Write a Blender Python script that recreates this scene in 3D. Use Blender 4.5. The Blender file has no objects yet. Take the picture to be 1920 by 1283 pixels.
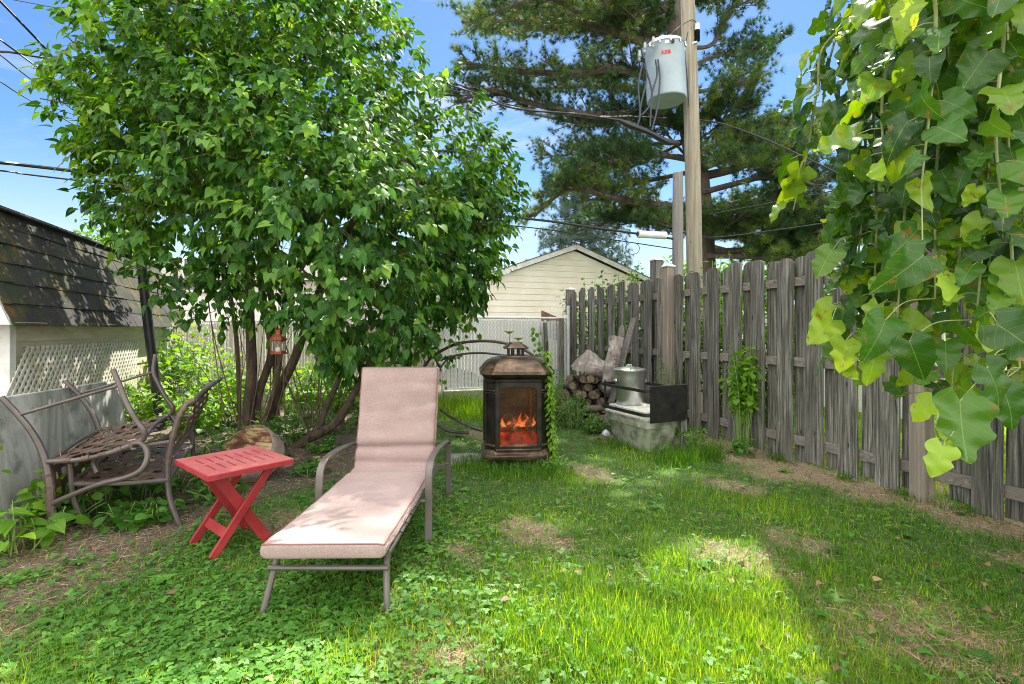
import bpy, math, random
import numpy as np
from mathutils import Vector, Matrix, noise as mnoise
rng = np.random.default_rng(7); random.seed(7)
PI = math.pi
S = bpy.context.scene
C = S.collection
# ---------------------------------------------------------------- camera
F = 933.0; EYE = 1.3
cd = bpy.data.cameras.new('camera'); cam = bpy.data.objects.new('camera', cd); C.objects.link(cam)
cam.location = (0, 0, EYE); cam.rotation_euler = (math.radians(90), 0, 0)
cd.sensor_width = 36; cd.lens = F/1920*36; cd.shift_y = -0.01276
cd.clip_start = 0.05; cd.clip_end = 600
S.camera = cam
# ---------------------------------------------------------------- sky and sun
SUN_AZ = math.radians(13); SUN_EL = math.radians(54)
w = bpy.data.worlds.new('World'); S.world = w; w.use_nodes = True
nt = w.node_tree; nt.nodes.clear(); L = nt.links.new
out = nt.nodes.new('ShaderNodeOutputWorld'); bg = nt.nodes.new('ShaderNodeBackground')
sky = nt.nodes.new('ShaderNodeTexSky'); sky.sky_type = 'NISHITA'; sky.sun_disc = False
sky.sun_elevation = SUN_EL; sky.sun_rotation = SUN_AZ
sky.air_density = .75; sky.dust_density = 0.15; sky.ozone_density = 3.0
tc = nt.nodes.new('ShaderNodeTexCoord'); mp = nt.nodes.new('ShaderNodeMapping'); mp.inputs['Scale'].default_value = (1.2, 1.2, 5.0)
mp.inputs['Rotation'].default_value = (0.15, 0.1, 0.6)
nz = nt.nodes.new('ShaderNodeTexNoise'); nz.inputs['Scale'].default_value = 2.3; nz.inputs['Detail'].default_value = 7; nz.inputs['Roughness'].default_value = .62
nz.inputs['Distortion'].default_value = .4
cr = nt.nodes.new('ShaderNodeValToRGB'); cr.color_ramp.elements[0].position = .50; cr.color_ramp.elements[1].position = .80
cr.color_ramp.elements[1].color = (.75, .75, .75, 1)
mx = nt.nodes.new('ShaderNodeMixRGB'); mx.inputs[2].default_value = (4.3, 4.5, 4.7, 1)
L(tc.outputs['Generated'], mp.inputs[0]); L(mp.outputs[0], nz.inputs['Vector']); L(nz.outputs[0], cr.inputs[0])
# unseen bright cloud added above and behind to lift shade, mostly clear blue ahead
sx = nt.nodes.new('ShaderNodeSeparateXYZ'); L(tc.outputs['Generated'], sx.inputs[0])
def mr(sock, a0, a1):
    q = nt.nodes.new('ShaderNodeMapRange'); q.interpolation_type = 'SMOOTHSTEP'; q.inputs[1].default_value = a0; q.inputs[2].default_value = a1; L(sock, q.inputs[0]); return q.outputs[0]
def mm(op, x, y):
    q = nt.nodes.new('ShaderNodeMath'); q.operation = op; q.use_clamp = True
    for i, s_ in enumerate((x, y)):
        if isinstance(s_, (int, float)): q.inputs[i].default_value = s_
        else: L(s_, q.inputs[i])
    return q.outputs[0]
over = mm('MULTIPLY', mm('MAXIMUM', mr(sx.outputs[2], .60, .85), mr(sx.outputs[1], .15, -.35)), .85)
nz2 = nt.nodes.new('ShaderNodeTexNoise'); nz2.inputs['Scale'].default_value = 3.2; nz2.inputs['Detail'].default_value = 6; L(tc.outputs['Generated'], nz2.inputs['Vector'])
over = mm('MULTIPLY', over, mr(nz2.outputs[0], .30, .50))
haze_ = mm('MULTIPLY', mr(sx.outputs[2], .30, .02), .8)      # pale towards the horizon
mxh = nt.nodes.new('ShaderNodeMixRGB'); mxh.inputs[2].default_value = (3.9, 4.3, 4.7, 1); L(haze_, mxh.inputs[0]); hsv = nt.nodes.new('ShaderNodeHueSaturation'); hsv.inputs['Saturation'].default_value = 1.15; hsv.inputs['Value'].default_value = 1.0; L(sky.outputs[0], hsv.inputs['Color']); L(hsv.outputs[0], mxh.inputs[1])
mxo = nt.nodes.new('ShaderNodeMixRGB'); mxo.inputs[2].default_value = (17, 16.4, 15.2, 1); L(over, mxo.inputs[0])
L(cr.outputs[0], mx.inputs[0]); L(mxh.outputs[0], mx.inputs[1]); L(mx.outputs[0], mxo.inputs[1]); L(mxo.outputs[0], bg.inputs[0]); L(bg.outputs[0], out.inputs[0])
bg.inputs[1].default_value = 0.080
sd = bpy.data.lights.new('sun', 'SUN'); sun = bpy.data.objects.new('sun', sd); C.objects.link(sun)
sd.energy = 4.4; sd.angle = math.radians(.53); sd.color = (1, .94, .82)
sdir = Vector((math.sin(SUN_AZ)*math.cos(SUN_EL), math.cos(SUN_AZ)*math.cos(SUN_EL), math.sin(SUN_EL)))
sun.rotation_euler = sdir.to_track_quat('Z', 'Y').to_euler(); sun.location = (-3, 8, 14)
S.view_settings.view_transform = 'Standard'; S.view_settings.look = 'None'; S.view_settings.gamma = 1
S.view_settings.exposure = 1.56
S.cycles.max_bounces = 9; S.cycles.diffuse_bounces = 4; S.cycles.transmission_bounces = 6; S.cycles.transparent_max_bounces = 8
S.cycles.use_denoising = True; S.cycles.filter_width = 1.0
# ---------------------------------------------------------------- helpers
def P(px, py, Y):                       # a point seen at that place of the photo, Y metres away
    return ((px-960)/F*Y, Y, EYE-(py-617)/F*Y)
def tag(o, label=None, cat=None, group=None, kind=None):
    if label: o['label'] = label
    if cat: o['category'] = cat
    if group: o['group'] = group
    if kind: o['kind'] = kind
    return o
OFF = {}
def thing(name, loc, label, cat, group=None):
    o = bpy.data.objects.new(name, None); C.objects.link(o); o.location = loc; o.empty_display_size = .1
    OFF[o.name] = np.array(loc, float)
    return tag(o, label, cat, group)
def finish(me, name, mat, parent, off=None):
    o = bpy.data.objects.new(name, me); C.objects.link(o)
    if mat: me.materials.append(mat)
    if parent is not None:
        o.parent = parent; OFF[o.name] = OFF[parent.name]
    elif off is not None:
        o.location = off; OFF[o.name] = np.array(off, float)
    else: OFF[o.name] = np.zeros(3)
    return o
def unit(v):
    v = np.asarray(v, float); return v/(np.linalg.norm(v, axis=-1, keepdims=True)+1e-12)
class G:                                # gathers shapes into ONE mesh
    def __init__(s): s.v = []; s.f = []
    def add(s, v, f):
        b = len(s.v); s.v.extend([tuple(map(float, q)) for q in v]); s.f.extend([tuple(int(i)+b for i in q) for q in f]); return s
    def box(s, c, sz, ax=None):
        ax = np.eye(3) if ax is None else np.array(ax, float)
        h = np.array(sz)/2; vs = []
        for k in (-1, 1):
            for j in (-1, 1):
                for i in (-1, 1): vs.append(np.array(c)+(np.array([i, j, k])*h)@ax)
        return s.add(vs, [(0, 2, 3, 1), (4, 5, 7, 6), (0, 1, 5, 4), (2, 6, 7, 3), (0, 4, 6, 2), (1, 3, 7, 5)])
    def bar(s, a, b, wd, th, up=(0, 0, 1)):   # a rectangular bar from a to b; wd across, th along 'up'
        a = np.array(a, float); b = np.array(b, float); y = unit(b-a); x = unit(np.cross(y, up)); z = np.cross(x, y)
        return s.box((a+b)/2, (wd, np.linalg.norm(b-a), th), [x, y, z])
    def tube(s, pts, r, n=8, cap=True, smooth=0, flat=None):
        pts = np.array(pts, float)
        if smooth: pts, r = spline(pts, r, smooth)
        r = np.broadcast_to(np.asarray(r, float), (len(pts),)) if np.ndim(r) == 0 or len(np.atleast_1d(r)) == len(pts) else np.interp(np.linspace(0, 1, len(pts)), np.linspace(0, 1, len(r)), r)
        T = unit(np.gradient(pts, axis=0)); up = np.array([0, 0, 1.]) if abs(T[0, 2]) < .9 else np.array([1., 0, 0])
        X = unit(np.cross(T[0], up)); vs = []
        for i in range(len(pts)):
            X = unit(X-T[i]*np.dot(X, T[i])); Yv = np.cross(T[i], X)
            for k in range(n):
                a = 2*PI*k/n; q = r[i]*(math.cos(a)*X+math.sin(a)*Yv)
                if flat: q = q*np.array(flat)
                vs.append(pts[i]+q)
        f = []
        for i in range(len(pts)-1):
            for k in range(n): f.append((i*n+k, i*n+(k+1) % n, (i+1)*n+(k+1) % n, (i+1)*n+k))
        if cap: f.append(tuple(range(n))[::-1]); f.append(tuple((len(pts)-1)*n+k for k in range(n)))
        return s.add(vs, f)
    def lathe(s, prof, c=(0, 0, 0), n=24, ax=None):
        ax = np.eye(3) if ax is None else np.array(ax, float); vs = []
        for r, z in prof:
            for k in range(n):
                a = 2*PI*k/n; vs.append(np.array(c)+np.array([r*math.cos(a), r*math.sin(a), z])@ax)
        f = [(i*n+k, i*n+(k+1) % n, (i+1)*n+(k+1) % n, (i+1)*n+k) for i in range(len(prof)-1) for k in range(n)]
        f.append(tuple(range(n))[::-1]); f.append(tuple((len(prof)-1)*n+k for k in range(n)))
        return s.add(vs, f)
    def loft(s, rings, cap=True):
        n = len(rings[0]); vs = [p for r in rings for p in r]
        f = [(i*n+k, i*n+(k+1) % n, (i+1)*n+(k+1) % n, (i+1)*n+k) for i in range(len(rings)-1) for k in range(n)]
        if cap: f.append(tuple(range(n))[::-1]); f.append(tuple((len(rings)-1)*n+k for k in range(n)))
        return s.add(vs, f)
    def prism(s, poly, o, u, v, th):     # polygon in (u,v) plane at o, thickness th along u x v
        o, u, v = map(lambda q: np.array(q, float), (o, u, v)); n = np.cross(u, v)
        a = [o+u*p[0]+v*p[1]-n*th/2 for p in poly]; b = [q+n*th for q in a]
        return s.loft([a, b])
    def build(s, name, mat, parent=None, smooth=True, bevel=0, off=None, kind=None, segs=2, ang=.6):
        me = bpy.data.meshes.new(name); base = OFF[parent.name] if parent is not None else (np.array(off) if off is not None else np.zeros(3))
        me.from_pydata([tuple(np.array(q)-base) for q in s.v], [], s.f); me.update()
        o = finish(me, name, mat, parent, off)
        if smooth:
            me.polygons.foreach_set('use_smooth', [True]*len(me.polygons)); me.set_sharp_from_angle(angle=ang)
        if bevel:
            m = o.modifiers.new('bevel', 'BEVEL'); m.width = bevel; m.segments = segs; m.limit_method = 'ANGLE'; m.angle_limit = .6; m.harden_normals = False
        if kind: o['kind'] = kind
        return o
def spline(pts, r, k):
    pts = np.array(pts, float); n = len(pts); Q = np.vstack([2*pts[0]-pts[1], pts, 2*pts[-1]-pts[-2]]); o = []
    for i in range(n-1):
        p0, p1, p2, p3 = Q[i:i+4]
        for t in np.linspace(0, 1, k, endpoint=False):
            o.append(.5*((2*p1)+(-p0+p2)*t+(2*p0-5*p1+4*p2-p3)*t*t+(-p0+3*p1-3*p2+p3)*t**3))
    o.append(pts[-1]); o = np.array(o)
    r = np.atleast_1d(np.asarray(r, float))
    r = np.interp(np.linspace(0, 1, len(o)), np.linspace(0, 1, len(r)), r)
    return o, r
def fb(p, s=1.0): return mnoise.noise(Vector(p)*s)
# numpy smooth noise (vectorised sum of sines)
_K = rng.normal(size=(14, 3)); _PH = rng.uniform(0, 6.28, 14)
def sn(Pn, sc):
    Pn = np.atleast_2d(Pn); return np.sin(Pn@(_K.T*sc)+_PH).mean(1)*1.9
# ---- instanced leaves merged into one mesh
def build_inst(name, mat, parent, items, off=None, smooth=False):
    VV, FQ, FT, RN, UV = [], [], [], [], []; base = 0
    for (tv, tf, tuv), p, R, s, r in items:
        n = len(p); k = len(tv)
        if n == 0: continue
        s = np.broadcast_to(s, (n,)) if np.ndim(s) < 2 else s
        loc = tv[None]*(s[:, None, None] if np.ndim(s) == 1 else s[:, None, :])
        v = np.einsum('nki,nij->nkj', loc, R)+p[:, None]
        VV.append(v.reshape(-1, 3)); RN.append(np.repeat(r, k)); UV.append(np.tile(tuv, (n, 1)))
        for fs, FL in ((tf[0], FQ), (tf[1], FT)):
            if len(fs): FL.append((np.array(fs)[None]+(np.arange(n)*k)[:, None, None]+base).reshape(-1, len(fs[0])))
        base += n*k
    v = np.vstack(VV); me = bpy.data.meshes.new(name)
    bo = OFF[parent.name] if parent is not None else (np.array(off) if off is not None else np.zeros(3))
    v = v-bo
    q = np.vstack(FQ) if FQ else np.zeros((0, 4), int); t = np.vstack(FT) if FT else np.zeros((0, 3), int)
    me.vertices.add(len(v)); me.vertices.foreach_set('co', v.astype(np.float32).ravel())
    me.loops.add(q.size+t.size); me.loops.foreach_set('vertex_index', np.concatenate([q.ravel(), t.ravel()]).astype(np.int32))
    me.polygons.add(len(q)+len(t))
    me.polygons.foreach_set('loop_start', np.concatenate([np.arange(len(q))*4, q.size+np.arange(len(t))*3]).astype(np.int32))
    if smooth: me.polygons.foreach_set('use_smooth', [True]*(len(q)+len(t)))
    a = me.attributes.new('rnd', 'FLOAT', 'POINT'); a.data.foreach_set('value', np.concatenate(RN).astype(np.float32))
    a = me.attributes.new('luv', 'FLOAT_VECTOR', 'POINT'); uv = np.vstack(UV); a.data.foreach_set('vector', np.hstack([uv, np.zeros((len(uv), 1))]).astype(np.float32).ravel())
    me.update(calc_edges=True); me.validate()
    return finish(me, name, mat, parent, off)
def frames(d, nrm):                      # rows: x (across), y (tip direction), z (normal)
    y = unit(d); x = unit(np.cross(y, nrm)); z = np.cross(x, y); return np.stack([x, y, z], 1)
def leaf_template(wf, rows=6, fold=.25, droop=.35, cols=2, wave=0, back=0):
    vs, uv = [], []; cs = np.linspace(-1, 1, cols*2+1)
    for i in range(rows+1):
        t = i/rows; wd = wf(t)
        for c in cs:
            x = c*wd; y = t-back*abs(c)*(1-t)**2
            z = abs(x)*fold-droop*t*t+wave*math.sin(t*17+c*2.2)*abs(c)
            vs.append((x, y, z)); uv.append((c*wd, t))
    m = len(cs); f = [(i*m+j, i*m+j+1, (i+1)*m+j+1, (i+1)*m+j) for i in range(rows) for j in range(m-1)]
    return np.array(vs, float), (f, []), np.array(uv, float)
heart = lambda t: .02+.40*math.sin(PI*min(1, (t+.04))**.62)**.9*(1-.25*t) if t < .999 else 0.0
LILAC = leaf_template(heart, rows=5, cols=1, fold=.28, droop=.30, back=.16)
LEAF4 = leaf_template(lambda t: [.03, .28, .24, 0][int(round(t*3))], rows=3, cols=1, fold=.25, droop=.2)
ROUND = leaf_template(lambda t: .02+.46*math.sin(PI*min(1, t+.02))**.6 if t < .99 else 0., rows=4, cols=1, fold=.2, droop=.25, back=.1)
# ---------------------------------------------------------------- materials
def nm(name):
    m = bpy.data.materials.new(name); m.use_nodes = True; t = m.node_tree; b = t.nodes['Principled BSDF']; return m, t, b
def nd(t, ty, **kw):
    n = t.nodes.new(ty)
    for k, v in kw.items():
        if k in n.inputs: n.inputs[k].default_value = v
        else: setattr(n, k, v)
    return n
def ramp(t, stops, fac=None, interp='LINEAR'):
    r = t.nodes.new('ShaderNodeValToRGB'); e = r.color_ramp.elements; r.color_ramp.interpolation = interp
    while len(e) < len(stops): e.new(.5)
    for i, (p, c) in enumerate(stops): e[i].position = p; e[i].color = (*c, 1)
    if fac is not None: t.links.new(fac, r.inputs[0])
    return r
def coords(t, scale=(1, 1, 1), kind='Object', rand=False, rot=(0, 0, 0)):
    c = t.nodes.new('ShaderNodeTexCoord'); m = t.nodes.new('ShaderNodeMapping'); m.inputs['Scale'].default_value = scale; m.inputs['Rotation'].default_value = rot
    src = c.outputs[kind]
    if rand:
        oi = t.nodes.new('ShaderNodeObjectInfo'); ad = t.nodes.new('ShaderNodeVectorMath'); ad.operation = 'ADD'
        mu = t.nodes.new('ShaderNodeMath'); mu.operation = 'MULTIPLY'; mu.inputs[1].default_value = 37; t.links.new(oi.outputs['Random'], mu.inputs[0])
        t.links.new(src, ad.inputs[0]); t.links.new(mu.outputs[0], ad.inputs[1]); src = ad.outputs[0]
    t.links.new(src, m.inputs[0]); return m.outputs[0]
def noise(t, vec, sc, det=4, rough=.55, dist=0):
    n = nd(t, 'ShaderNodeTexNoise', Scale=sc, Detail=det, Roughness=rough, Distortion=dist); t.links.new(vec, n.inputs['Vector']); return n.outputs[0]
def bump(t, b, h, st=.4, d=.01):
    n = nd(t, 'ShaderNodeBump', Strength=st, Distance=d); t.links.new(h, n.inputs['Height']); t.links.new(n.outputs[0], b.inputs['Normal'])
def mixc(t, f, a, b, mode='MIX'):
    m = t.nodes.new('ShaderNodeMixRGB'); m.blend_type = mode
    for i, q in enumerate((f, a, b)):
        if isinstance(q, (int, float)): m.inputs[i].default_value = q
        elif isinstance(q, tuple): m.inputs[i].default_value = (*q, 1)
        else: t.links.new(q, m.inputs[i])
    return m.outputs[0]
def math_(t, op, a, b=None, clamp=False):
    m = t.nodes.new('ShaderNodeMath'); m.operation = op; m.use_clamp = clamp
    for i, q in enumerate((a, b)):
        if q is None: continue
        if isinstance(q, (int, float)): m.inputs[i].default_value = q
        else: t.links.new(q, m.inputs[i])
    return m.outputs[0]
def mat_noise(name, c1, c2, sc=8, rough=.7, metal=0, bst=.3, bd=.004, scale=(1, 1, 1), det=5, lo=.35, hi=.65, rand=False, kind='Object', spec=.5, extra=None):
    m, t, b = nm(name); v = coords(t, scale, kind, rand); n = noise(t, v, sc, det)
    r = ramp(t, [(lo, c1), (hi, c2)], n); col = r.outputs[0]
    if extra:
        n2 = noise(t, v, extra[0], 4, .6); r2 = ramp(t, [(extra[1], (0, 0, 0)), (extra[2], (1, 1, 1))], n2); col = mixc(t, r2.outputs[0], col, extra[3])
    t.links.new(col, b.inputs['Base Color']); b.inputs['Roughness'].default_value = rough; b.inputs['Metallic'].default_value = metal
    b.inputs['Specular IOR Level'].default_value = spec
    if bst: bump(t, b, noise(t, v, sc*3, 4), bst, bd)
    return m
def leaf_mat(name, dark, mid, light, trans=.4, tcol=None, rough=.42, veins=True, vcol=None, spots=None, spec=.5):
    m, t, b = nm(name)
    a = nd(t, 'ShaderNodeAttribute', attribute_name='rnd'); r = ramp(t, [(0, dark), (.5, mid), (.93, light), (1, tuple(min(1, q*1.3) for q in light))], a.outputs['Fac'])
    col = r.outputs[0]
    if veins:
        u = nd(t, 'ShaderNodeAttribute', attribute_name='luv'); sp = t.nodes.new('ShaderNodeSeparateXYZ'); t.links.new(u.outputs['Vector'], sp.inputs[0])
        ax = math_(t, 'ABSOLUTE', sp.outputs[0])
        mid_ = math_(t, 'LESS_THAN', ax, .009)
        sv = math_(t, 'SUBTRACT', sp.outputs[1], math_(t, 'MULTIPLY', ax, .8)); sv = math_(t, 'ABSOLUTE', math_(t, 'SINE', math_(t, 'MULTIPLY', sv, 22)))
        side = math_(t, 'LESS_THAN', sv, .065)
        vv = math_(t, 'MAXIMUM', mid_, math_(t, 'MULTIPLY', side, .55))
        vc = vcol or tuple(min(1, q*1.7+.02) for q in light); col = mixc(t, math_(t, 'MULTIPLY', vv, .38), col, vc)
        bn = nd(t, 'ShaderNodeBump', Strength=.35, Distance=.003, invert=True); t.links.new(vv, bn.inputs['Height']); t.links.new(bn.outputs[0], b.inputs['Normal'])
    if spots:
        v = coords(t, (1, 1, 1)); n = noise(t, v, spots[0], 5, .65); rr = ramp(t, [(spots[1], (0, 0, 0)), (spots[1]+.05, (1, 1, 1))], n); col = mixc(t, rr.outputs[0], col, spots[2])
    t.links.new(col, b.inputs['Base Color']); b.inputs['Roughness'].default_value = rough; b.inputs['Specular IOR Level'].default_value = spec
    tr = t.nodes.new('ShaderNodeBsdfTranslucent'); tm = mixc(t, 1.0, col, tcol or (1.9, 2.2, .5), 'MULTIPLY')
    t.links.new(tm, tr.inputs[0]); mxs = t.nodes.new('ShaderNodeMixShader'); mxs.inputs[0].default_value = trans
    t.links.new(b.outputs[0], mxs.inputs[1]); t.links.new(tr.outputs[0], mxs.inputs[2]); t.links.new(mxs.outputs[0], t.nodes['Material Output'].inputs[0])
    return m
def bark_mat(name, c1, c2, sc=14, bst=.9, bd=.02, st=.25, moss=None):
    m, t, b = nm(name); v = coords(t, (1, 1, st)); n = noise(t, v, sc, 6, .65, .6)
    col = ramp(t, [(.3, c1), (.7, c2)], n).outputs[0]
    if moss: n2 = noise(t, coords(t), 5, 4); col = mixc(t, ramp(t, [(.5, (0, 0, 0)), (.6, (.7, .7, .7))], n2).outputs[0], col, moss)
    t.links.new(col, b.inputs['Base Color']); b.inputs['Roughness'].default_value = .9; bump(t, b, n, bst, bd); return m
def wood_mat(name, cdark, clight, stain, axis=2, gscale=60, tint=.35):
    m, t, b = nm(name); s = [gscale]*3; s[axis] = gscale*.03
    v = coords(t, tuple(s), rand=True); n = noise(t, v, 1, 7, .7, .8)
    s2 = [9]*3; s2[axis] = 1.3; n2 = noise(t, coords(t, tuple(s2), rand=True), 1, 4, .6, .3)
    col = ramp(t, [(.36, cdark), (.52, tuple(.5*(p+q) for p, q in zip(cdark, clight))), (.64, clight)], n).outputs[0]
    col = mixc(t, ramp(t, [(.42, (0, 0, 0)), (.68, (.85, .85, .85))], n2).outputs[0], col, stain)
    # vertical darkening streak by weather (algae at the lower and upper end has its own blotches)
    vo = nd(t, 'ShaderNodeTexVoronoi', Scale=1.0); s3 = [11]*3; s3[axis] = 3.2; t.links.new(coords(t, tuple(s3), rand=True), vo.inputs['Vector'])
    kn = ramp(t, [(.05, (1, 1, 1)), (.11, (0, 0, 0))], vo.outputs['Distance']); col = mixc(t, math_(t, 'MULTIPLY', kn.outputs[0], .8), col, tuple(q*.35 for q in cdark))
    oi = t.nodes.new('ShaderNodeObjectInfo'); br = math_(t, 'ADD', math_(t, 'MULTIPLY', oi.outputs['Random'], tint), 1-tint*.5)
    hs = nd(t, 'ShaderNodeHueSaturation'); t.links.new(br, hs.inputs['Value']); t.links.new(col, hs.inputs['Color'])
    t.links.new(hs.outputs[0], b.inputs['Base Color']); b.inputs['Roughness'].default_value = .88; b.inputs['Specular IOR Level'].default_value = .25
    bump(t, b, n, .8, .004); return m
def plain(name, c, rough=.5, metal=0, spec=.5):
    return mat_noise(name, tuple(q*.85 for q in c), c, 20, rough, metal, .12, .001, spec=spec)
M = {}
M['lilac'] = leaf_mat('lilac_leaf', (.008, .048, .006), (.050, .175, .020), (.18, .34, .045), .35, (2.4, 2.0, .2), .58, spec=.38)
M['weed'] = leaf_mat('weed_leaf', (.06, .17, .015), (.13, .29, .022), (.25, .42, .035), .46, (2.0, 1.8, .25), .5, spec=.35)
M['darkweed'] = leaf_mat('dark_weed_leaf', (.03, .11, .016), (.065, .19, .025), (.13, .29, .04), .36, (2.0, 1.9, .3), .5, spec=.35)
M['mulberry'] = leaf_mat('mulberry_leaf', (.010, .045, .006), (.048, .150, .012), (.26, .40, .03), .38, (2.6, 2.1, .15), .36, vcol=(.34, .48, .12), spots=(24, .61, (.20, .13, .02)), spec=.5)
M['pine'] = leaf_mat('pine_needle', (.008, .035, .014), (.028, .090, .024), (.14, .20, .025), .28, (2.0, 1.9, .3), .5, veins=False)
M['spruce'] = leaf_mat('spruce_needle', (.05, .10, .085), (.09, .16, .13), (.16, .22, .17), .15, (1.2, 1.4, .8), .6, veins=False)
M['bgleaf'] = leaf_mat('far_leaf', (.04, .12, .015), (.09, .21, .022), (.19, .34, .035), .42, (2.1, 1.9, .25), .5, veins=False, spec=.3)
M['grass'] = leaf_mat('grass_blade', (.035, .12, .012), (.105, .255, .022), (.28, .39, .045), .45, (2.1, 1.9, .2), .55, veins=False, spec=.35)
M['clover'] = leaf_mat('clover_leaf', (.04, .14, .018), (.085, .235, .032), (.17, .36, .05), .36, (1.9, 1.8, .3), .5, veins=False, spec=.35)
M['straw'] = leaf_mat('straw', (.20, .13, .07), (.36, .26, .14), (.55, .43, .27), .2, (1.1, 1, .7), .7, veins=False)
M['deadleaf'] = leaf_mat('dead_leaf', (.14, .08, .045), (.26, .17, .10), (.40, .30, .10), .25, (1.3, 1.1, .5), .6)
M['bark'] = bark_mat('lilac_bark', (.035, .025, .018), (.16, .115, .08), 16)
M['pinebark'] = bark_mat('pine_bark', (.05, .04, .035), (.17, .135, .11), 9, bd=.03)
M['twig'] = bark_mat('twig_bark', (.09, .065, .04), (.22, .16, .10), 20, .4, .003)
M['stemgreen'] = plain('green_stem', (.22, .33, .09), .55)
M['fence'] = wood_mat('weathered_fence_wood', (.022, .021, .018), (.35, .34, .30), (.075, .068, .06), 2)
M['rail'] = wood_mat('weathered_rail_wood', (.09, .08, .07), (.30, .275, .25), (.17, .15, .13), 1)
M['newwood'] = wood_mat('newer_post_wood', (.15, .125, .10), (.34, .29, .235), (.20, .175, .15), 2, 45)
M['pole'] = wood_mat('utility_pole_wood', (.19, .165, .12), (.47, .42, .33), (.27, .235, .18), 2, 30)
M['greypole'] = wood_mat('old_grey_pole_wood', (.14, .13, .125), (.32, .30, .29), (.2, .19, .18), 2, 30)
M['white'] = mat_noise('white_paint', (.62, .62, .60), (.80, .80, .78), 6, .5, 0, .1, .001)
M['capwhite'] = M['white']
M['galv'] = mat_noise('galvanised_steel', (.42, .44, .43), (.68, .70, .68), 7, .34, .9, .2, .002, scale=(1, 1, .3))
M['black'] = mat_noise('black_steel', (.012, .012, .012), (.035, .033, .03), 9, .5, .3, .2, .002)
M['blackpipe'] = mat_noise('black_plastic_pipe', (.015, .017, .02), (.03, .033, .037), 5, .45, 0, .1, .001)
M['frame'] = mat_noise('taupe_powder_coat', (.115, .10, .09), (.165, .145, .13), 5, .42, .2, .15, .001)
M['benchframe'] = mat_noise('worn_brown_frame', (.075, .062, .055), (.145, .122, .112), 5, .42, .3, .1, .001)
M['strap'] = mat_noise('brown_vinyl_strap', (.07, .038, .028), (.14, .085, .062), 12, .5, 0, .2, .002, extra=(5, .55, .68, (.20, .155, .12)))
M['red'] = mat_noise('red_resin', (.27, .018, .024), (.34, .027, .031), 7, .5, 0, .1, .001, extra=(4, .5, .75, (.44, .05, .055)))
M['redtop'] = mat_noise('faded_sky_sheen_red', (.42, .085, .085), (.50, .15, .14), 5, .45, 0, .1, .001)  # faded pink top, with the sky's reflection put into its colour
M['cable'] = plain('black_cable', (.015, .015, .017), .5)
# ================================================================ GROUND
def gz(x, y): return .012*np.sin(1.7*x+.6*y)+.010*np.sin(2.9*y-1.1*x+1)+.006*np.sin(5.3*x+3.1*y)
def fence_d(x, y): return (4.437-.36*y-x)/1.063       # metres from the board fence, towards the yard
def sstep(a, b, x): t = np.clip((x-a)/(b-a), 0, 1); return t*t*(3-2*t)
def soil(x, y):                                       # bare soil and litter under the lilac and the benches
    e = np.interp(y, [1.5, 2.3, 2.9, 3.3, 3.7, 5.2, 7, 9], [-1.95, -2.25, -2.15, -1.95, -1.7, -1.35, -1.2, -1.0])
    n = .28*np.sin(3.1*x+2*y)+.2*np.sin(7*x-5*y+1)
    return sstep(.25, -.25, x-e+.35*n)
def dry(x, y):
    d = fence_d(x, y); n = .18*np.sin(4*x+3*y)+.12*np.sin(9*y-4*x)
    a = sstep(.55, .2, d+n)*sstep(-.3, 0, d)
    p = np.sin(2.3*x+1.3*y+.7)*np.sin(2.9*y-1.7*x+2.1)+.35*np.sin(8*x+6*y)
    q = np.exp(-(((x-1.75)/.35)**2+((y-2.15)/.30)**2))+.7*np.exp(-(((x-1.2)/.22)**2+((y-2.75)/.14)**2))+.7*np.exp(-(((x+1.75)/.3)**2+((y-2.0)/.16)**2))+.8*np.exp(-(((x+.25)/.25)**2+((y-1.95)/.12)**2)); q = q*(1+.6*np.sin(17*x+9*y)*np.sin(13*y-7*x))
    return np.clip(np.maximum(np.maximum(a, sstep(.62, .95, p+.12*np.sin(21*x+4*y)*np.sin(19*y))*.8), q*.9), 0, 1)
def grid(x0, x1, y0, y1, nx, ny):
    X, Yg = np.meshgrid(np.linspace(x0, x1, nx), np.linspace(y0, y1, ny)); return X, Yg
xs = np.concatenate([np.linspace(-150, -12, 12, endpoint=False), np.linspace(-12, 14, 261), np.linspace(15, 150, 12)])
ys = np.concatenate([np.linspace(-30, -1, 6, endpoint=False), np.linspace(-1, 16, 171), np.linspace(18, 300, 14)])
X, Yg = np.meshgrid(xs, ys); Z = gz(X, Yg)
me = bpy.data.meshes.new('ground'); nx, ny = len(xs), len(ys)
idx = np.arange(nx*ny).reshape(ny, nx)
fq = np.stack([idx[:-1, :-1], idx[:-1, 1:], idx[1:, 1:], idx[1:, :-1]], -1).reshape(-1, 4)
me.from_pydata(np.stack([X, Yg, Z], -1).reshape(-1, 3).tolist(), [], fq.tolist()); me.update()
for nme, fn in (('soil', soil), ('dry', dry)):
    a = me.attributes.new(nme, 'FLOAT', 'POINT'); a.data.foreach_set('value', fn(X, Yg).astype(np.float32).ravel())
m, t, b = nm('lawn_ground'); v = coords(t); n1 = noise(t, v, 3, 6, .65); n2 = noise(t, v, 45, 5, .7); n3 = noise(t, v, 9, 5, .6)
g = ramp(t, [(.35, (.03, .075, .012)), (.55, (.06, .13, .02)), (.72, (.13, .14, .05))], n3).outputs[0]
so = ramp(t, [(.3, (.055, .04, .03)), (.5, (.13, .10, .075)), (.7, (.26, .21, .16))], n2).outputs[0]
st = ramp(t, [(.3, (.13, .10, .06)), (.55, (.30, .23, .15)), (.7, (.42, .34, .24))], n2).outputs[0]
sa = nd(t, 'ShaderNodeAttribute', attribute_name='soil'); da = nd(t, 'ShaderNodeAttribute', attribute_name='dry')
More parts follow.
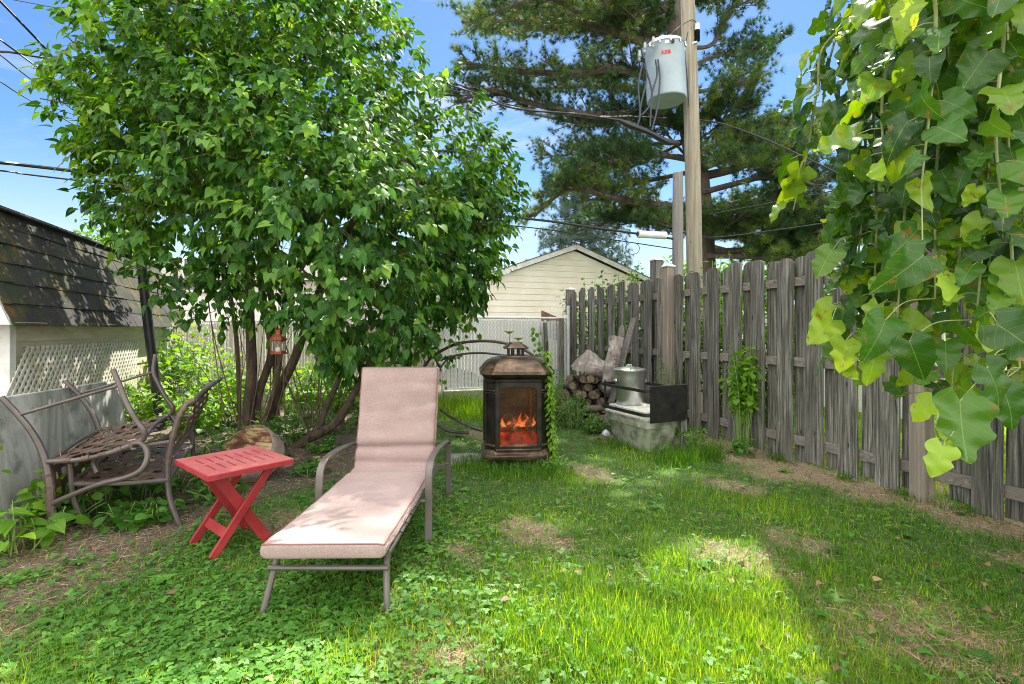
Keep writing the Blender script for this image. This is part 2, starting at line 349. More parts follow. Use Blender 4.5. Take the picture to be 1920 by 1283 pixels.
col = mixc(t, da.outputs['Fac'], g, st); col = mixc(t, sa.outputs['Fac'], col, so)
t.links.new(col, b.inputs['Base Color']); b.inputs['Roughness'].default_value = .95; bump(t, b, n2, .8, .02)
tag(finish(me, 'ground', m, None), kind='structure')

# ================================================================ SHED (left)
def shedX(y, a=-2.75): return a-.36*y
M['siding'] = mat_noise('cream_siding', (.50, .44, .33), (.62, .56, .43), 3, .6, 0, .1, .001, scale=(1, 1, 4), extra=(2.2, .52, .7, (.40, .38, .25)))
def lap_wall(g, a, b, z0, z1, step, nrm, lip=.014, topfn=None):
    """clapboard: each course leans out at its lower edge"""
    a = np.array(a, float); b = np.array(b, float); nrm = np.array(nrm, float); d = unit(b-a); Ln = np.linalg.norm(b-a)
    z = z0
    while z < z1-.01:
        zt = min(z+step, z1)
        def seg(zz):
            if topfn is None: return (0, Ln)
            return topfn(zz)
        s0 = seg(z); s1 = seg(zt)
        if s0 is None or s0[1] <= s0[0]+.01: break
        if s1 is None: s1 = ((s0[0]+s0[1])/2-.02, (s0[0]+s0[1])/2+.02)
        pts = []
        for (s, zz, o) in ((s0[0], z, lip), (s0[1], z, lip), (s1[1], zt, .002), (s1[0], zt, .002), (s0[0], z, -.01), (s0[1], z, -.01), (s1[1], zt, -.01), (s1[0], zt, -.01)):
            q = a+d*s+nrm*o; pts.append((q[0], q[1], zz))
        g.add(pts, [(0, 1, 2, 3), (4, 7, 6, 5), (0, 4, 5, 1), (3, 2, 6, 7), (0, 3, 7, 4), (1, 5, 6, 2)]); z = zt
SN = unit([1, .36, 0])
shed = thing('garden_shed', (-5.0, 6.2, 0), 'low cream sided shed with a mossy dark shingle mansard roof at the left edge', 'shed')
g = G(); lap_wall(g, (shedX(4.19), 4.19, 0), (shedX(8.06), 8.06, 0), .02, 1.38, .16, SN, .016)
wob = g.build('wall', M['siding'], shed, smooth=False)
g = G(); e = unit([-1, -.36, 0]); c0 = np.array([shedX(8.06), 8.06, 0]); lap_wall(g, c0+e*2.5, c0, .02, 1.38, .16, unit([-.36, 1, 0]), .016); g.build('wall', M['siding'], shed, smooth=False)
g = G(); c1 = np.array([shedX(4.19), 4.19, 0]); lap_wall(g, c1, c1+e*2.5, .02, 1.38, .16, unit([.36, -1, 0]), .016); g.build('wall', M['siding'], shed, smooth=False)
for cc in (c0, c1):
    G().box(cc+np.array([0, 0, .69]), (.09, .09, 1.36), [SN, unit([-.36, 1, 0]), (0, 0, 1)]).build('corner_trim', M['white'], shed, smooth=False, bevel=.004)
# soffit board under the eave
g = G(); g.bar((shedX(4.0, -2.68), 4.0, 1.345), (shedX(8.6, -2.68), 8.6, 1.345), .20, .02); g.bar((shedX(4.2, -2.725), 4.2, 1.26), (shedX(8.05, -2.725), 8.05, 1.26), .014, .14); g.build('eave_board', M['siding'], shed, smooth=False)
# shingles: courses of overlapping tabs, slightly irregular
m, t, b = nm('mossy_asphalt_shingle'); v = coords(t); n1 = noise(t, v, 60, 4, .7); n2 = noise(t, v, 1.1, 5, .6); n3 = noise(t, v, 9, 6, .7); n4 = noise(t, v, 4.5, 4)
ar = nd(t, 'ShaderNodeAttribute', attribute_name='rnd')
col = ramp(t, [(.3, (.009, .008, .008)), (.7, (.034, .031, .030))], n1).outputs[0]
col = mixc(t, math_(t, 'MULTIPLY', ar.outputs['Fac'], .4), col, (.075, .073, .073))
mk = math_(t, 'MULTIPLY', ramp(t, [(.40, (0, 0, 0)), (.52, (1, 1, 1))], n2).outputs[0], ramp(t, [(.38, (0, 0, 0)), (.56, (1, 1, 1))], n3).outputs[0])
moss = ramp(t, [(.4, (.018, .036, .008)), (.58, (.05, .055, .012)), (.74, (.17, .075, .018))], n4).outputs[0]
col = mixc(t, mk, col, moss); lich = ramp(t, [(.63, (0, 0, 0)), (.68, (.55, .55, .55))], noise(t, v, 23, 5, .7)).outputs[0]; col = mixc(t, lich, col, (.30, .32, .27))
t.links.new(col, b.inputs['Base Color']); b.inputs['Roughness'].default_value = .92; bump(t, b, n1, .9, .006)
M['shingle'] = m
eave = lambda y: np.array([shedX(y, -2.58), y, 1.335]); ridg = lambda y: np.array([shedX(y, -3.1), y, 2.43])
up = ridg(5)-eave(5); al = unit([-.36, 1, 0]); outn = unit(np.cross(al, up)); outn = outn if outn[0] > 0 else -outn
g = G(); rr = []
Lsh = (8.75-4.0)/al[1]; NC = 6; hh = np.linalg.norm(up)/NC; upu = unit(up)
for k in range(NC):
    s = -(.23*(k % 2)) - .1*random.random()
    while s < Lsh:
        wd = random.uniform(.26, .40); a0 = max(0, s); b0 = min(Lsh, s+wd-.005)
        if b0 > a0+.02:
            z0 = k*hh-.015+random.uniform(-.006, .006); z1 = (k+1)*hh+.03; o = eave(4.0)
            lift = random.uniform(.012, .022)
            q = [o+al*a0+upu*z0+outn*lift, o+al*b0+upu*z0+outn*(lift+random.uniform(-.004, .004)), o+al*b0+upu*z1+outn*.004, o+al*a0+upu*z1+outn*.004]
            q += [p-outn*.008 for p in q]
            g.add(q, [(0, 1, 2, 3), (4, 7, 6, 5), (0, 4, 5, 1), (3, 2, 6, 7), (0, 3, 7, 4), (1, 5, 6, 2)]); rr += [random.random()]*8
        s += wd
# ridge cap and the flat upper roof behind it
o = g
for s in np.arange(0, Lsh, .3):
    p = ridg(4.0)+al*(s/al[1]*al[1]); o.bar(p+al*0, p+al*.31, .16, .02, up=unit(outn+np.array([-.3, 0, 1.]))); rr += [random.random()]*8
p0 = ridg(4.0); p1 = ridg(4.0)+al*Lsh; e3 = unit([-1, -.36, 0])*2.2+np.array([0, 0, .35])
o.add([p0, p1, p1+e3, p0+e3, p0-[0, 0, .03], p1-[0, 0, .03], p1+e3-[0, 0, .03], p0+e3-[0, 0, .03]], [(0, 1, 2, 3), (4, 7, 6, 5), (0, 4, 5, 1), (3, 2, 6, 7), (0, 3, 7, 4), (1, 5, 6, 2)]); rr += [.3]*8
ro = g.build('roof', M['shingle'], shed, smooth=False)
a = ro.data.attributes.new('rnd', 'FLOAT', 'POINT'); a.data.foreach_set('value', np.array(rr, np.float32))
for yy, sg in ((4.0, -1), (8.75, 1)):         # gable ends under the mansard, in white trim
    G().add([tuple(q) for q in (lambda A, B: [A, B, B+e*1.9, A+e*2.4, A+al*.03*sg, B+al*.03*sg, B+e*1.9+al*.03*sg, A+e*2.4+al*.03*sg])(eave(4.0)+al*(Lsh if sg > 0 else 0), ridg(4.0)+al*(Lsh if sg > 0 else 0))],
            [(0, 1, 2, 3), (4, 7, 6, 5), (0, 4, 5, 1), (3, 2, 6, 7), (0, 3, 7, 4), (1, 5, 6, 2)]).build('gable_panel', M['white'], shed, smooth=False)
# lattice panel leaning on the shed
def clip(p, d, poly):
    t0, t1 = -9, 9; n = len(poly); area = sum(poly[i][0]*poly[(i+1) % n][1]-poly[(i+1) % n][0]*poly[i][1] for i in range(n)); sg = 1 if area > 0 else -1
    for i in range(n):
        a_, b_ = np.array(poly[i]), np.array(poly[(i+1) % n]); ed = b_-a_; nn = np.array([-ed[1], ed[0]])*sg
        den = d@nn; num = (a_-p)@nn
        if abs(den) < 1e-9:
            if num > 0: return None
            continue
        tt = num/den
        if den > 0: t0 = max(t0, tt)
        else: t1 = min(t1, tt)
    return (t0, t1) if t1 > t0+.02 else None
lat = thing('lattice_panel', (shedX(5.6, -2.6), 5.6, 0), 'white diamond lattice panel leaning against the shed wall under the eave', 'lattice')
poly = [(0, 1.14), (2.66, 1.13), (2.45, .12), (-.75, .12), (-.6, .45)][::-1]
LO = np.array([shedX(4.4, -2.66), 4.4, 0]); LZ = np.array([-.03, -.01, 1]); LZn = unit(LZ)
lx, lz = al, LZn; ln_ = unit(np.cross(lx, lz))
M['lattice'] = mat_noise('lattice_vinyl', (.60, .58, .50), (.74, .73, .66), 5, .5, 0, .1, .001, extra=(3, .5, .7, (.50, .50, .38)))
for sgn, off_, nme in ((1, .004, 'slats'), (-1, -.004, 'slats')):
    g = G(); d2 = unit([1, sgn*1.15]); n2_ = np.array([-d2[1], d2[0]])
    for k in np.arange(-4, 5, .064):
        c = clip(n2_*k, d2, poly)
        if c:
            a_ = n2_*k+d2*c[0]; b_ = n2_*k+d2*c[1]
            A = LO+lx*a_[0]+lz*a_[1]+ln_*off_; B = LO+lx*b_[0]+lz*b_[1]+ln_*off_; g.bar(A, B, .024, .007, up=ln_)
    g.build(nme, M['lattice'], lat, smooth=False)
# weathered slab standing on edge
M['slab'] = None
m, t, b = nm('weathered_grey_slab'); v = coords(t, (1, 1, .35)); n = noise(t, v, 3.5, 7, .65, .8); n2 = noise(t, coords(t, (1, 1, .25), rot=(.35, 0, 0)), 7, 5, .7)
col = ramp(t, [(.30, (.17, .19, .17)), (.5, (.40, .41, .38)), (.66, (.60, .60, .57))], n).outputs[0]; col = mixc(t, ramp(t, [(.62, (0, 0, 0)), (.72, (.6, .6, .6))], n2).outputs[0], col, (.47, .43, .37))
col = mixc(t, ramp(t, [(.55, (0, 0, 0)), (.66, (.55, .55, .55))], noise(t, coords(t), 5, 5)).outputs[0], col, (.08, .10, .07))
t.links.new(col, b.inputs['Base Color']); b.inputs['Roughness'].default_value = .75; bump(t, b, n, .3, .006); M['slab'] = m
SO = np.array([-2.12-.36*2.75, 2.75, 0]); pl = [(0, .01), (2.36, .01), (2.5, .1), (2.55, .3), (2.52, .55), (2.42, .70), (2.28, .785), (2.1, .80), (.15, .865), (0, .87)]
tag(G().prism(pl, SO, al, unit([-.10, -.03, 1]), .045).build('slab', M['slab'], None, bevel=.008, off=SO+al*1.2), 'large weathered grey slab with rounded corner standing on edge behind the upturned bench', 'slab')
# black pole leaning by the shed
tag(G().tube([P(250, 340, 6.2), P(268, 520, 6.25), P(284, 660, 6.3), P(302, 800, 6.4), P(306, 826, 6.4)], [.052, .058], 12, smooth=5).build('black_pole', M['blackpipe'], None, off=P(306, 826, 6.4)), 'tall slightly leaning black pole beside the shed wall, its top lost in the leaves', 'pole')

# ================================================================ BACK FENCE, GARAGE
M['slat'] = mat_noise('white_privacy_slat', (.66, .68, .68), (.80, .81, .81), 2, .5, 0, .1, .001, scale=(1, 1, .6))
M['beigeslat'] = mat_noise('beige_privacy_slat', (.56, .50, .40), (.70, .64, .53), 2, .5, 0, .1, .001, scale=(1, 1, .6))
M['chain'] = plain('galvanised_wire', (.55, .56, .55), .5, .4)
def chainfence(name, A, B, z0, z1, mat, label, pts_posts, sl=.062, kerb=True, lowz=None, group=None):
    A = np.array(A, float); B = np.array(B, float); d = unit(B-A); Ln = np.linalg.norm(B-A); n = np.array([-d[1], d[0], 0])
    T = thing(name, (A+B)/2*np.array([1, 1, 0]), label, 'fence', group)
    g = G(); s = .05
    while s < Ln-.04:
        p = A+d*s+n*random.uniform(-.004, .004); tl = random.uniform(-.006, .006)
        g.bar(p+[0, 0, z0+random.uniform(-.01, .01)], p+d*tl+[0, 0, z1-.045+random.uniform(-.012, .006)], .048, .006, up=n); s += sl
    g.build('privacy_slats', mat, T, smooth=False)
    g = G()
    for s in np.arange(-1.5, Ln, .055):
        for k in (1, -1):
            a_, b_ = s, s+(z1-z0)*.62
            u0, u1 = (max(0, -a_)/(b_-a_), min(1, (Ln-a_)/(b_-a_)))
            if u1 <= u0: continue
            za, zb = z0+(z1-z0)*u0, z0+(z1-z0)*u1
            if k < 0: za, zb = z1-(z1-z0)*u0, z1-(z1-z0)*u1
            g.bar(A+d*(a_+(b_-a_)*u0)-n*.012*1+[0, 0, za], A+d*(a_+(b_-a_)*u1)-n*.012+[0, 0, zb], .0035, .0035)
    g.build('wire_mesh', M['chain'], T, smooth=False)
    G().tube([A+[0, 0, z1], B+[0, 0, z1]], .021, 10).build('top_rail', M['white'], T)
    G().tube([A+[0, 0, z0+.01]-n*.02, B+[0, 0, z0+.01]-n*.02], .012, 8).build('bottom_rail', M['white'], T)
    for s in pts_posts:
        p = A+d*s+n*.045; G().lathe([(.030, 0), (.030, z1+.02), (.034, z1+.02), (.030, z1+.05), (.004, z1+.06)], p, 12).build('post', M['white'], T)
    if kerb:
        g = G(); g.bar(A+[0, 0, z0/2-.03], B+[0, 0, z0/2-.03], .16, z0-.0, up=(0, 0, 1)); g.build('kerb', M['conc'], T, bevel=.01)
    return T
M['conc'] = mat_noise('grey_concrete', (.22, .215, .20), (.38, .37, .35), 9, .9, 0, .5, .004, extra=(3, .5, .65, (.14, .15, .11)))
CF = np.array([1.09, 9.28, 0]); cdv = unit([1, .36, 0])
chainfence('chain_link_fence', CF-cdv*2.42, CF-cdv*.03, .27, 1.50, M['slat'], 'white slatted chain link fence on a concrete kerb behind the fireplace', [0.02, 2.36])
chainfence('chain_link_fence', (-7.2, 9.7, 0), (-1.25, 8.42, 0), .22, 1.45, M['beigeslat'], 'beige slatted chain link fence seen through the lilac trunks', [0.05, 2.0, 4.0, 6.0])
# rusty sheet leaning behind the fence
M['rust'] = mat_noise('rusty_brown_sheet', (.16, .09, .055), (.33, .21, .14), 9, .75, .2, .4, .004)
g = G(); q = [P(1015, 582, 9.55), P(1052, 598, 9.75), P(1050, 640, 9.75), P(1013, 630, 9.55)]
q2 = [np.array(p)+[.02, .07, 0] for p in q]; g.add([*q, *q2], [(0, 1, 2, 3), (4, 7, 6, 5), (0, 4, 5, 1), (3, 2, 6, 7), (0, 3, 7, 4), (1, 5, 6, 2)])
g.bar(np.array(q[0])+[.05, .02, -.45], (q[0][0]+.05, q[0][1]+.05, 0), .05, .03)
tag(g.build('brown_sheet', M['rust'], None, smooth=False, bevel=.004, off=(.62, 9.62, 0)), 'rusty brown sheet poking above the right end of the white slatted fence', 'metal sheet')
# garage
garage = thing('garage', (1.74, 15, 0), 'cream clapboard garage gable with white fascia behind the back fence', 'garage')
GD = unit([.94, .34, 0]); GA = np.array([1.74, 14.0, 0]); GN = np.array([GD[1], -GD[0], 0]); hw = 2.75; rs = .36; zt = 3.56
M['garsiding'] = mat_noise('garage_siding', (.74, .69, .57), (.82, .78, .68), 2, .6, 0, .08, .001)
def gtop(z):
    h = (zt-.06-z)/rs
    return (hw-min(hw, h), hw+min(hw, h)) if h > .03 else None
g = G(); lap_wall(g, GA-GD*hw, GA+GD*hw, .1, zt-.08, .165, GN, .022, gtop); g.build('wall', M['garsiding'], garage, smooth=False)
for sg in (-1, 1):
    g = G(); a_ = GA+GD*hw*sg; bk = -GN*6
    if sg < 0: lap_wall(g, a_+bk, a_, .1, zt-hw*rs-.08, .165, -GD, .022)
    else: lap_wall(g, a_, a_+bk, .1, zt-hw*rs-.08, .165, GD, .022)
    g.build('wall', M['garsiding'], garage, smooth=False)
    ov = 2.95; A = GA+GN*.16+[0, 0, zt+.03]; B = GA+GD*ov*sg+GN*.16+np.array([0, 0, zt+.03-ov*rs])
    G().bar(A, B, .022, .13, up=unit(np.cross(GN, B-A))).build('fascia', M['white'], garage, smooth=False)
    nr = unit(np.array([0, 0, 1])+GD*sg*rs)
    g = G(); o0 = A-GN*.0+nr*.085; o1 = B+nr*.085+unit(B-A)*.03; g.add([o0+GN*.03, o1+GN*.03, o1+bk-GN*.3, o0+bk-GN*.3, o0+GN*.03-nr*.022, o1+GN*.03-nr*.022, o1+bk-GN*.3-nr*.022, o0+bk-GN*.3-nr*.022], [(0, 1, 2, 3), (4, 7, 6, 5), (0, 4, 5, 1), (3, 2, 6, 7), (0, 3, 7, 4), (1, 5, 6, 2)])
    g.build('roof', M['garroof'] if 'garroof' in M else M.setdefault('garroof', mat_noise('brown_roof_shingle', (.07, .06, .055), (.17, .15, .13), 30, .9)), garage, smooth=False)
    G().box(GA+GD*hw*sg+[0, 0, 1.35], (.1, .1, 2.6), [GD, GN, (0, 0, 1)]).build('corner_trim', M['white'], garage, smooth=False)
# neighbour's pale house far left behind the lilac
house = thing('house', (-8.2, 15.2, 0), 'pale house behind the lilac with a small window, mostly hidden by leaves', 'house')
M['housewall'] = mat_noise('pale_house_wall', (.62, .60, .56), (.72, .70, .66), 2, .7)
g = G(); lap_wall(g, (-11.5, 14.6, 0), (-4.6, 14.9, 0), .1, 2.75, .2, (0, -1, 0), .015); g.build('wall', M['housewall'], house, smooth=False)
g = G(); lap_wall(g, (-4.6, 14.9, 0), (-4.6, 20, 0), .1, 2.75, .2, (1, 0, 0), .015); g.build('wall', M['housewall'], house, smooth=False)
g = G(); g.add([(-11.8, 14.2, 2.72), (-4.3, 14.5, 2.72), (-4.3, 20.4, 2.72), (-11.8, 20.4, 2.72), (-10.5, 17.3, 3.6), (-5.9, 17.4, 3.6)], [(0, 1, 5, 4), (1, 2, 5), (2, 3, 4, 5), (3, 0, 4), (0, 3, 2, 1)]); g.build('roof', M['garroof'], house, smooth=False)
wc = np.array(P(352, 515, 14.60)); wc[0] = -9.1
w_ = G(); w_.box(wc+[0, 0, 0], (1.0, .05, .95)); wo = w_.build('window', plain('dark_window_glass', (.10, .14, .17), .1), house, smooth=False)
g = G()
for dx in (-.5, 0, .5): g.box(wc+[dx, -.04, 0], (.05, .05, 1.0))
for dz in (-.48, .48): g.box(wc+[0, -.045, dz], (1.06, .055, .05))
g.build('window_frame', M['white'], wo, smooth=False)

# ================================================================ BOARD FENCE (right)
FD = unit([-.36, 1, 0]); FN = np.array([-1, -.36, 0])/1.063    # towards the yard
def fpt(y, off=0, z=0): return np.array([4.437-.36*y, y, z])+FN*off
bf = thing('board_fence', fpt(4.5), 'weathered grey shadowbox board fence with dog-eared boards along the right side', 'fence')
def board(yc, side, wd=.178, h=2.0, z0=.05, mat='fence'):
    c = fpt(yc, side*.036); c[2] = 0; tx = random.uniform(-.006, .006); wd += random.uniform(-.008, .005); h += random.uniform(-.03, .028); tx *= 1.6; z0 += random.uniform(-.02, .02)
    a_ = wd/2; ear = [(-a_, z0), (a_, z0), (a_, h-.05), (a_*.93, h-.028), (a_*.72, h-.010), (a_*.35, h+.002), (-a_*.35, h+.002), (-a_*.72, h-.010), (-a_*.93, h-.028), (-a_, h-.05)]
    n = random.uniform(-.02, .02); u = unit(FD+FN*n); v = unit(np.array([0, 0, 1])+FD*tx)
    # build in several rows so the board can bow a little
    rows = []
    G_ = G(); G_.prism(ear, c, u, v, .018)
    o = G_.build('board', M[mat], bf, bevel=.0025, segs=1)
    # every board gets its own origin so that its grain differs
    off = Vector(c)-Vector(tuple(OFF[bf.name])); o.data.transform(Matrix.Translation(-off)); o.location = off
    return o
yb = .9
ys_b = []
dys = .301
k = 0
y0 = 4.863
for i in range(-14, 16):
    y = y0+i*dys
    if y < .7 or y > 9.2: continue
    if abs(y-3.72) > .09: board(y, 1)
    board(y+.155, -1)
for z, zz in ((1.75, 0), (.98, 1), (.235, 2)):
    segs_ = [(.6, 3.7), (3.72, 6.42), (6.44, 9.27)]
    for a_, b_ in segs_:
        G().bar(fpt(a_, 0, z+random.uniform(-.01, .01)), fpt(b_, 0, z+random.uniform(-.01, .01)), .034, .085).build('rail', M['rail'], bf, bevel=.004)
def capped(yc, off, h, wd, mat, cap=True):
    c = fpt(yc, off); ax = [FD, FN, (0, 0, 1)]
    o = G().box(c+[0, 0, h/2], (wd, wd, h), ax).build('post', M[mat], bf, bevel=.004)
    offv = Vector(c)-Vector(tuple(OFF[bf.name])); o.data.transform(Matrix.Translation(-offv)); o.location = offv
    if cap:
        g = G(); h2 = wd/2+.012; zb = h; g.loft([[c+FD*i*q+FN*j*q+[0, 0, z_] for i, j in ((-1, -1), (1, -1), (1, 1), (-1, 1))] for q, z_ in ((h2, zb), (h2, zb+.016), (h2*.8, zb+.022), (.006, zb+.045))])
        cp = g.build('cap', M['white'], o, smooth=False)
        cp.location = (0, 0, 0); cp.data.transform(Matrix.Translation(-offv))
capped(6.46, .10, 2.10, .105, 'newwood'); capped(3.72, .055, 1.98, .11, 'newwood', False); capped(9.30, .0, 2.03, .13, 'fence'); capped(7.08, -.20, 2.28, .13, 'fence')
# a newer narrow board at px 1305
b_ = board(6.02, 1, .105, 1.98, .12, 'newwood')
# white steel end pole of the chain link at the corner
tag(G().lathe([(.03, 0), (.03, 1.68), (.034, 1.68), (.03, 1.72), (.005, 1.73)], (1.04, 9.2, 0), 12).build('fence_end_post', M['white'], None, off=(1.04, 9.2, 0)), 'round white steel pole in the corner between slatted fence and board fence', 'post')
# old short wooden posts at the slatted fence
for (px, pt, pb, Y_, wd, lb) in ((1022, 605, 690, 8.9, .075, 'grey stick leaning on the slatted fence right of the fireplace top'), (1053, 597, 700, 9.0, .09, 'short grey wooden post beside the white corner pole')):
    A = np.array(P(px+(6 if px < 1030 else 0), 617+F*1.3/Y_, Y_)); B = np.array(P(px, pt, Y_+.05))
    tag(G().bar(A, B, wd, .05, up=(0, 1, 0)).build('wooden_post', M['fence'], None, bevel=.005, off=A), lb, 'post')
# white picket fence of the next yard
pf = thing('picket_fence', (4.5, 9, 0), "neighbour's white picket fence seen through the gaps of the board fence", 'fence')
g = G(); off = 3.5/1.063
def wp(y, z=0): return np.array([4.437+3.3-.36*y, y, z])
for y in np.arange(1.2, 14.5, .135):
    p = wp(y); g.bar(p+[0, 0, .08], p+[0, 0, 1.55], .085, .02, up=FN)
g.build('pickets', M['white'], pf, smooth=False)
for z in (.3, 1.35): G().bar(wp(1, z)-FN*.03, wp(14.6, z)-FN*.03, .03, .08).build('rail', M['white'], pf, smooth=False)
# second stretch closing the far yard
pf2 = thing('picket_fence', (2.3, 12.2, 0), "white pickets beyond the corner, glimpsed behind the far end of the board fence", 'fence')
g = G()
for s in np.arange(0, 2.4, .15):
    p = np.array([1.45, 11.0, 0])+cdv*s; g.bar(p+[0, 0, .08], p+[0, 0, 1.65], .1, .02, up=(0, 1, 0))
g.build('pickets', M['white'], pf2, smooth=False); G().bar((1.40, 11.04, .5), np.array([1.40, 11.04, .5])+cdv*2.5, .03, .08).build('rail', M['white'], pf2, smooth=False)

# ================================================================ POLES, TRANSFORMER, WIRES
pb = (P(1300, 0, 7.4)[0], 7.4, 0)
pole = tag(G().tube([(P(1302, 500, 7.4)[0], 7.4, -.0), P(1302, 500, 7.4), P(1296, 200, 7.4), P(1289, 0, 7.4), P(1281, -280, 7.4)], [.118, .113, .109, .102, .095], 20, smooth=4).build('utility_pole', M['pole'], None, off=pb), 'tall pale wooden utility pole rising behind the board fence', 'utility pole')
# transformer
M['trans'] = mat_noise('pale_grey_enamel', (.27, .335, .385), (.33, .395, .445), 4, .35, 0, .05, .001)
TT = np.array(P(1250, 190, 7.15)); R_ = .275; Ht = .74
TB = TT.copy(); TC = TB.copy()
tilt = unit([-.045, 0, 1]); tx_ = unit(np.cross((0, 1, 0), tilt)); ty_ = np.cross(tilt, tx_); TAX = [tx_, ty_, tilt]
trn = thing('transformer', tuple(TB), 'grey cylindrical pole transformer with red lettering hung on the utility pole', 'transformer')
G().lathe([(R_*.97, 0), (R_, .012), (R_, Ht), (R_*1.02, Ht+.01)], TB, 40, TAX).build('tank', M['trans'], trn, bevel=0)
G().lathe([(R_*1.045, Ht+.008), (R_*1.045, Ht+.035), (R_*1.0, Ht+.05), (R_*.7, Ht+.085), (.05, Ht+.10)], TB, 40, TAX).build('lid', M['galv'], trn)
for a in np.arange(0, 2*PI, PI/6):
    G().box(TB+(np.array([math.cos(a)*R_*1.05, math.sin(a)*R_*1.05, Ht+.0]))@np.array(TAX), (.018, .018, .05), TAX).build('lid_clamp', M['galv'], trn, smooth=False)
g = G(); g.bar(TB+[R_*.6, .15, .2], TB+[R_*.6+.06, .33, .2], .1, .04); g.bar(TB+[R_*.6, .15, .72], TB+[R_*.6+.02, .33, .72], .1, .04); g.build('bracket', M['galv'], trn, smooth=False)
def text(body, size, loc, right, up_, mat, name, parent, ext=.002):
    cu = bpy.data.curves.new(name, 'FONT'); cu.body = body; cu.size = size; cu.extrude = ext; cu.align_x = 'CENTER'; cu.align_y = 'CENTER'; cu.offset = size*.02
    o = bpy.data.objects.new(name, cu); C.objects.link(o); dg = bpy.context.evaluated_depsgraph_get(); me = bpy.data.meshes.new_from_object(o.evaluated_get(dg)); bpy.data.objects.remove(o)
    r = unit(right); u = unit(up_); n = np.cross(r, u); mt = Matrix(((r[0], u[0], n[0], 0), (r[1], u[1], n[1], 0), (r[2], u[2], n[2], 0), (0, 0, 0, 1)))
    me.transform(Matrix.Translation(Vector(tuple(np.array(loc)-OFF[parent.name])))@mt); me.materials.clear()
    return finish(me, name, mat, parent)
fr = unit(np.array([-TB[0]+.35, -TB[1], 0])); rt = np.array([-fr[1], fr[0], 0]); 
a_ = TB+tilt*(Ht-.18)+fr*(R_+.003); text('ABB', .075, a_, rt, tilt, plain('red_lettering', (.6, .03, .03), .5), 'lettering', trn)
G().box(TB+tilt*(Ht-.045)+fr*(R_+.002)+rt*.02, (.05, .008, .04), [rt, -fr, tilt]).build('plate', M['white'], trn, smooth=False)
G().lathe([(.022, 0), (.022, .03)], TB+tilt*(Ht-.05)+fr*R_+rt*.1, 12, [rt, np.cross(fr, rt), fr]).build('plug', M['black'], trn)
M['dgalv'] = mat_noise('dull_hardware', (.25, .26, .27), (.42, .43, .44), 9, .6, .3, .1, .001)
# bushings and cables on the left side
for i, (dx, dz) in enumerate(((-.10, Ht-.12), (-.22, Ht-.16), (-.30, Ht-.24))):
    p = TB+np.array([dx-.14+.02*i, -.20+.06*i, dz]); q = p+np.array([-.03, -.06, .0])
    G().lathe([(.014, 0), (.024, .02), (.014, .04), (.024, .06), (.014, .08), (.018, .12)], q, 12).build('bushing', M['dgalv'], trn)
    G().box(q+[0, -.02, .10], (.032, .02, .08)).build('terminal', M['dgalv'], trn, smooth=False)
M['dkblue'] = plain('dark_blue_cable', (.02, .03, .05), .4)
cg = 'service leads hanging from the transformer'
cab = [[(1205, 118), (1197, 160), (1200, 212), (1196, 235)], [(1210, 118), (1212, 150), (1203, 190), (1199, 215)], [(1208, 120), (1220, 160), (1222, 190), (1208, 212), (1196, 220)],
       [(1229, 112), (1232, 140), (1222, 180), (1219, 238)], [(1234, 112), (1237, 150), (1233, 200), (1222, 245)]]
lbs = ['outermost left black lead looping down from the transformer terminal', 'second black lead from the left under the transformer terminals', 'black lead swinging furthest back to the left below the transformer',
       'black lead crossing in front of the transformer, ending left', 'black lead crossing in front of the transformer, ending right']
for c, lb in zip(cab, lbs):
    pts = [P(x, y, 6.83+.02*i) for i, (x, y) in enumerate(c)]
    tag(G().tube(pts, .013, 8, smooth=6).build('service_lead', M['dkblue'], None, off=pts[0]), lb, 'cable', cg)
def wire(pts, r, label, name='overhead_wire', sm=8, mat='cable', group=None):
    pts = [np.array(p, float) for p in pts]
    return tag(G().tube(pts, r, 7, smooth=sm).build(name, M[mat], None, off=pts[len(pts)//2]), label, 'cable', group)
wire([P(1272, 268, 7.3), P(1250, 266, 7.1), P(1215, 248, 6.9), P(1180, 235, 6.8), P(1160, 225, 6.8)], [.03, .05, .035, .05, .022], 'thick taped black cable bundle sagging below the transformer', 'cable_bundle')
wire([P(1160, 225, 6.8), P(1080, 214, 6.9), P(960, 202, 7.0), P(860, 165, 7.1), P(500, 60, 7.2), P(-80, -60, 7.6)], .014, 'thin black wire running left from the taped bundle below the transformer')
wire([P(1250, 222, 7.3), P(1200, 219, 7.3), P(1000, 206, 7.6), P(600, 110, 8.2), P(-80, -20, 9)], .008, 'thin wire strung just above the black wire left of the transformer')
wire([P(1310, 225, 7.4), P(1360, 234, 7.2), P(1450, 268, 6.6), P(1640, 360, 5.6), P(2100, 600, 4.2)], .012, 'black wire running from the pole down to the right')
wire([P(1330, 402, 8.3), P(1500, 370, 8.0), P(1700, 330, 7.6), P(2100, 240, 7.2)], .009, 'low thin wire going right below the dark pine branches')
wire([P(1280, 436, 8.3), P(1340, 445, 8.3), P(1500, 425, 8.2), P(1700, 395, 8), P(2100, 330, 8)], .010, 'lowest black wire crossing just above the board fence tops')
wire([P(1292, 200, 7.25), P(1288, 140, 7.22), P(1284, 95, 7.24), P(1290, 60, 7.24)], .006, 'thin ground wire stapled down the utility pole', sm=5)
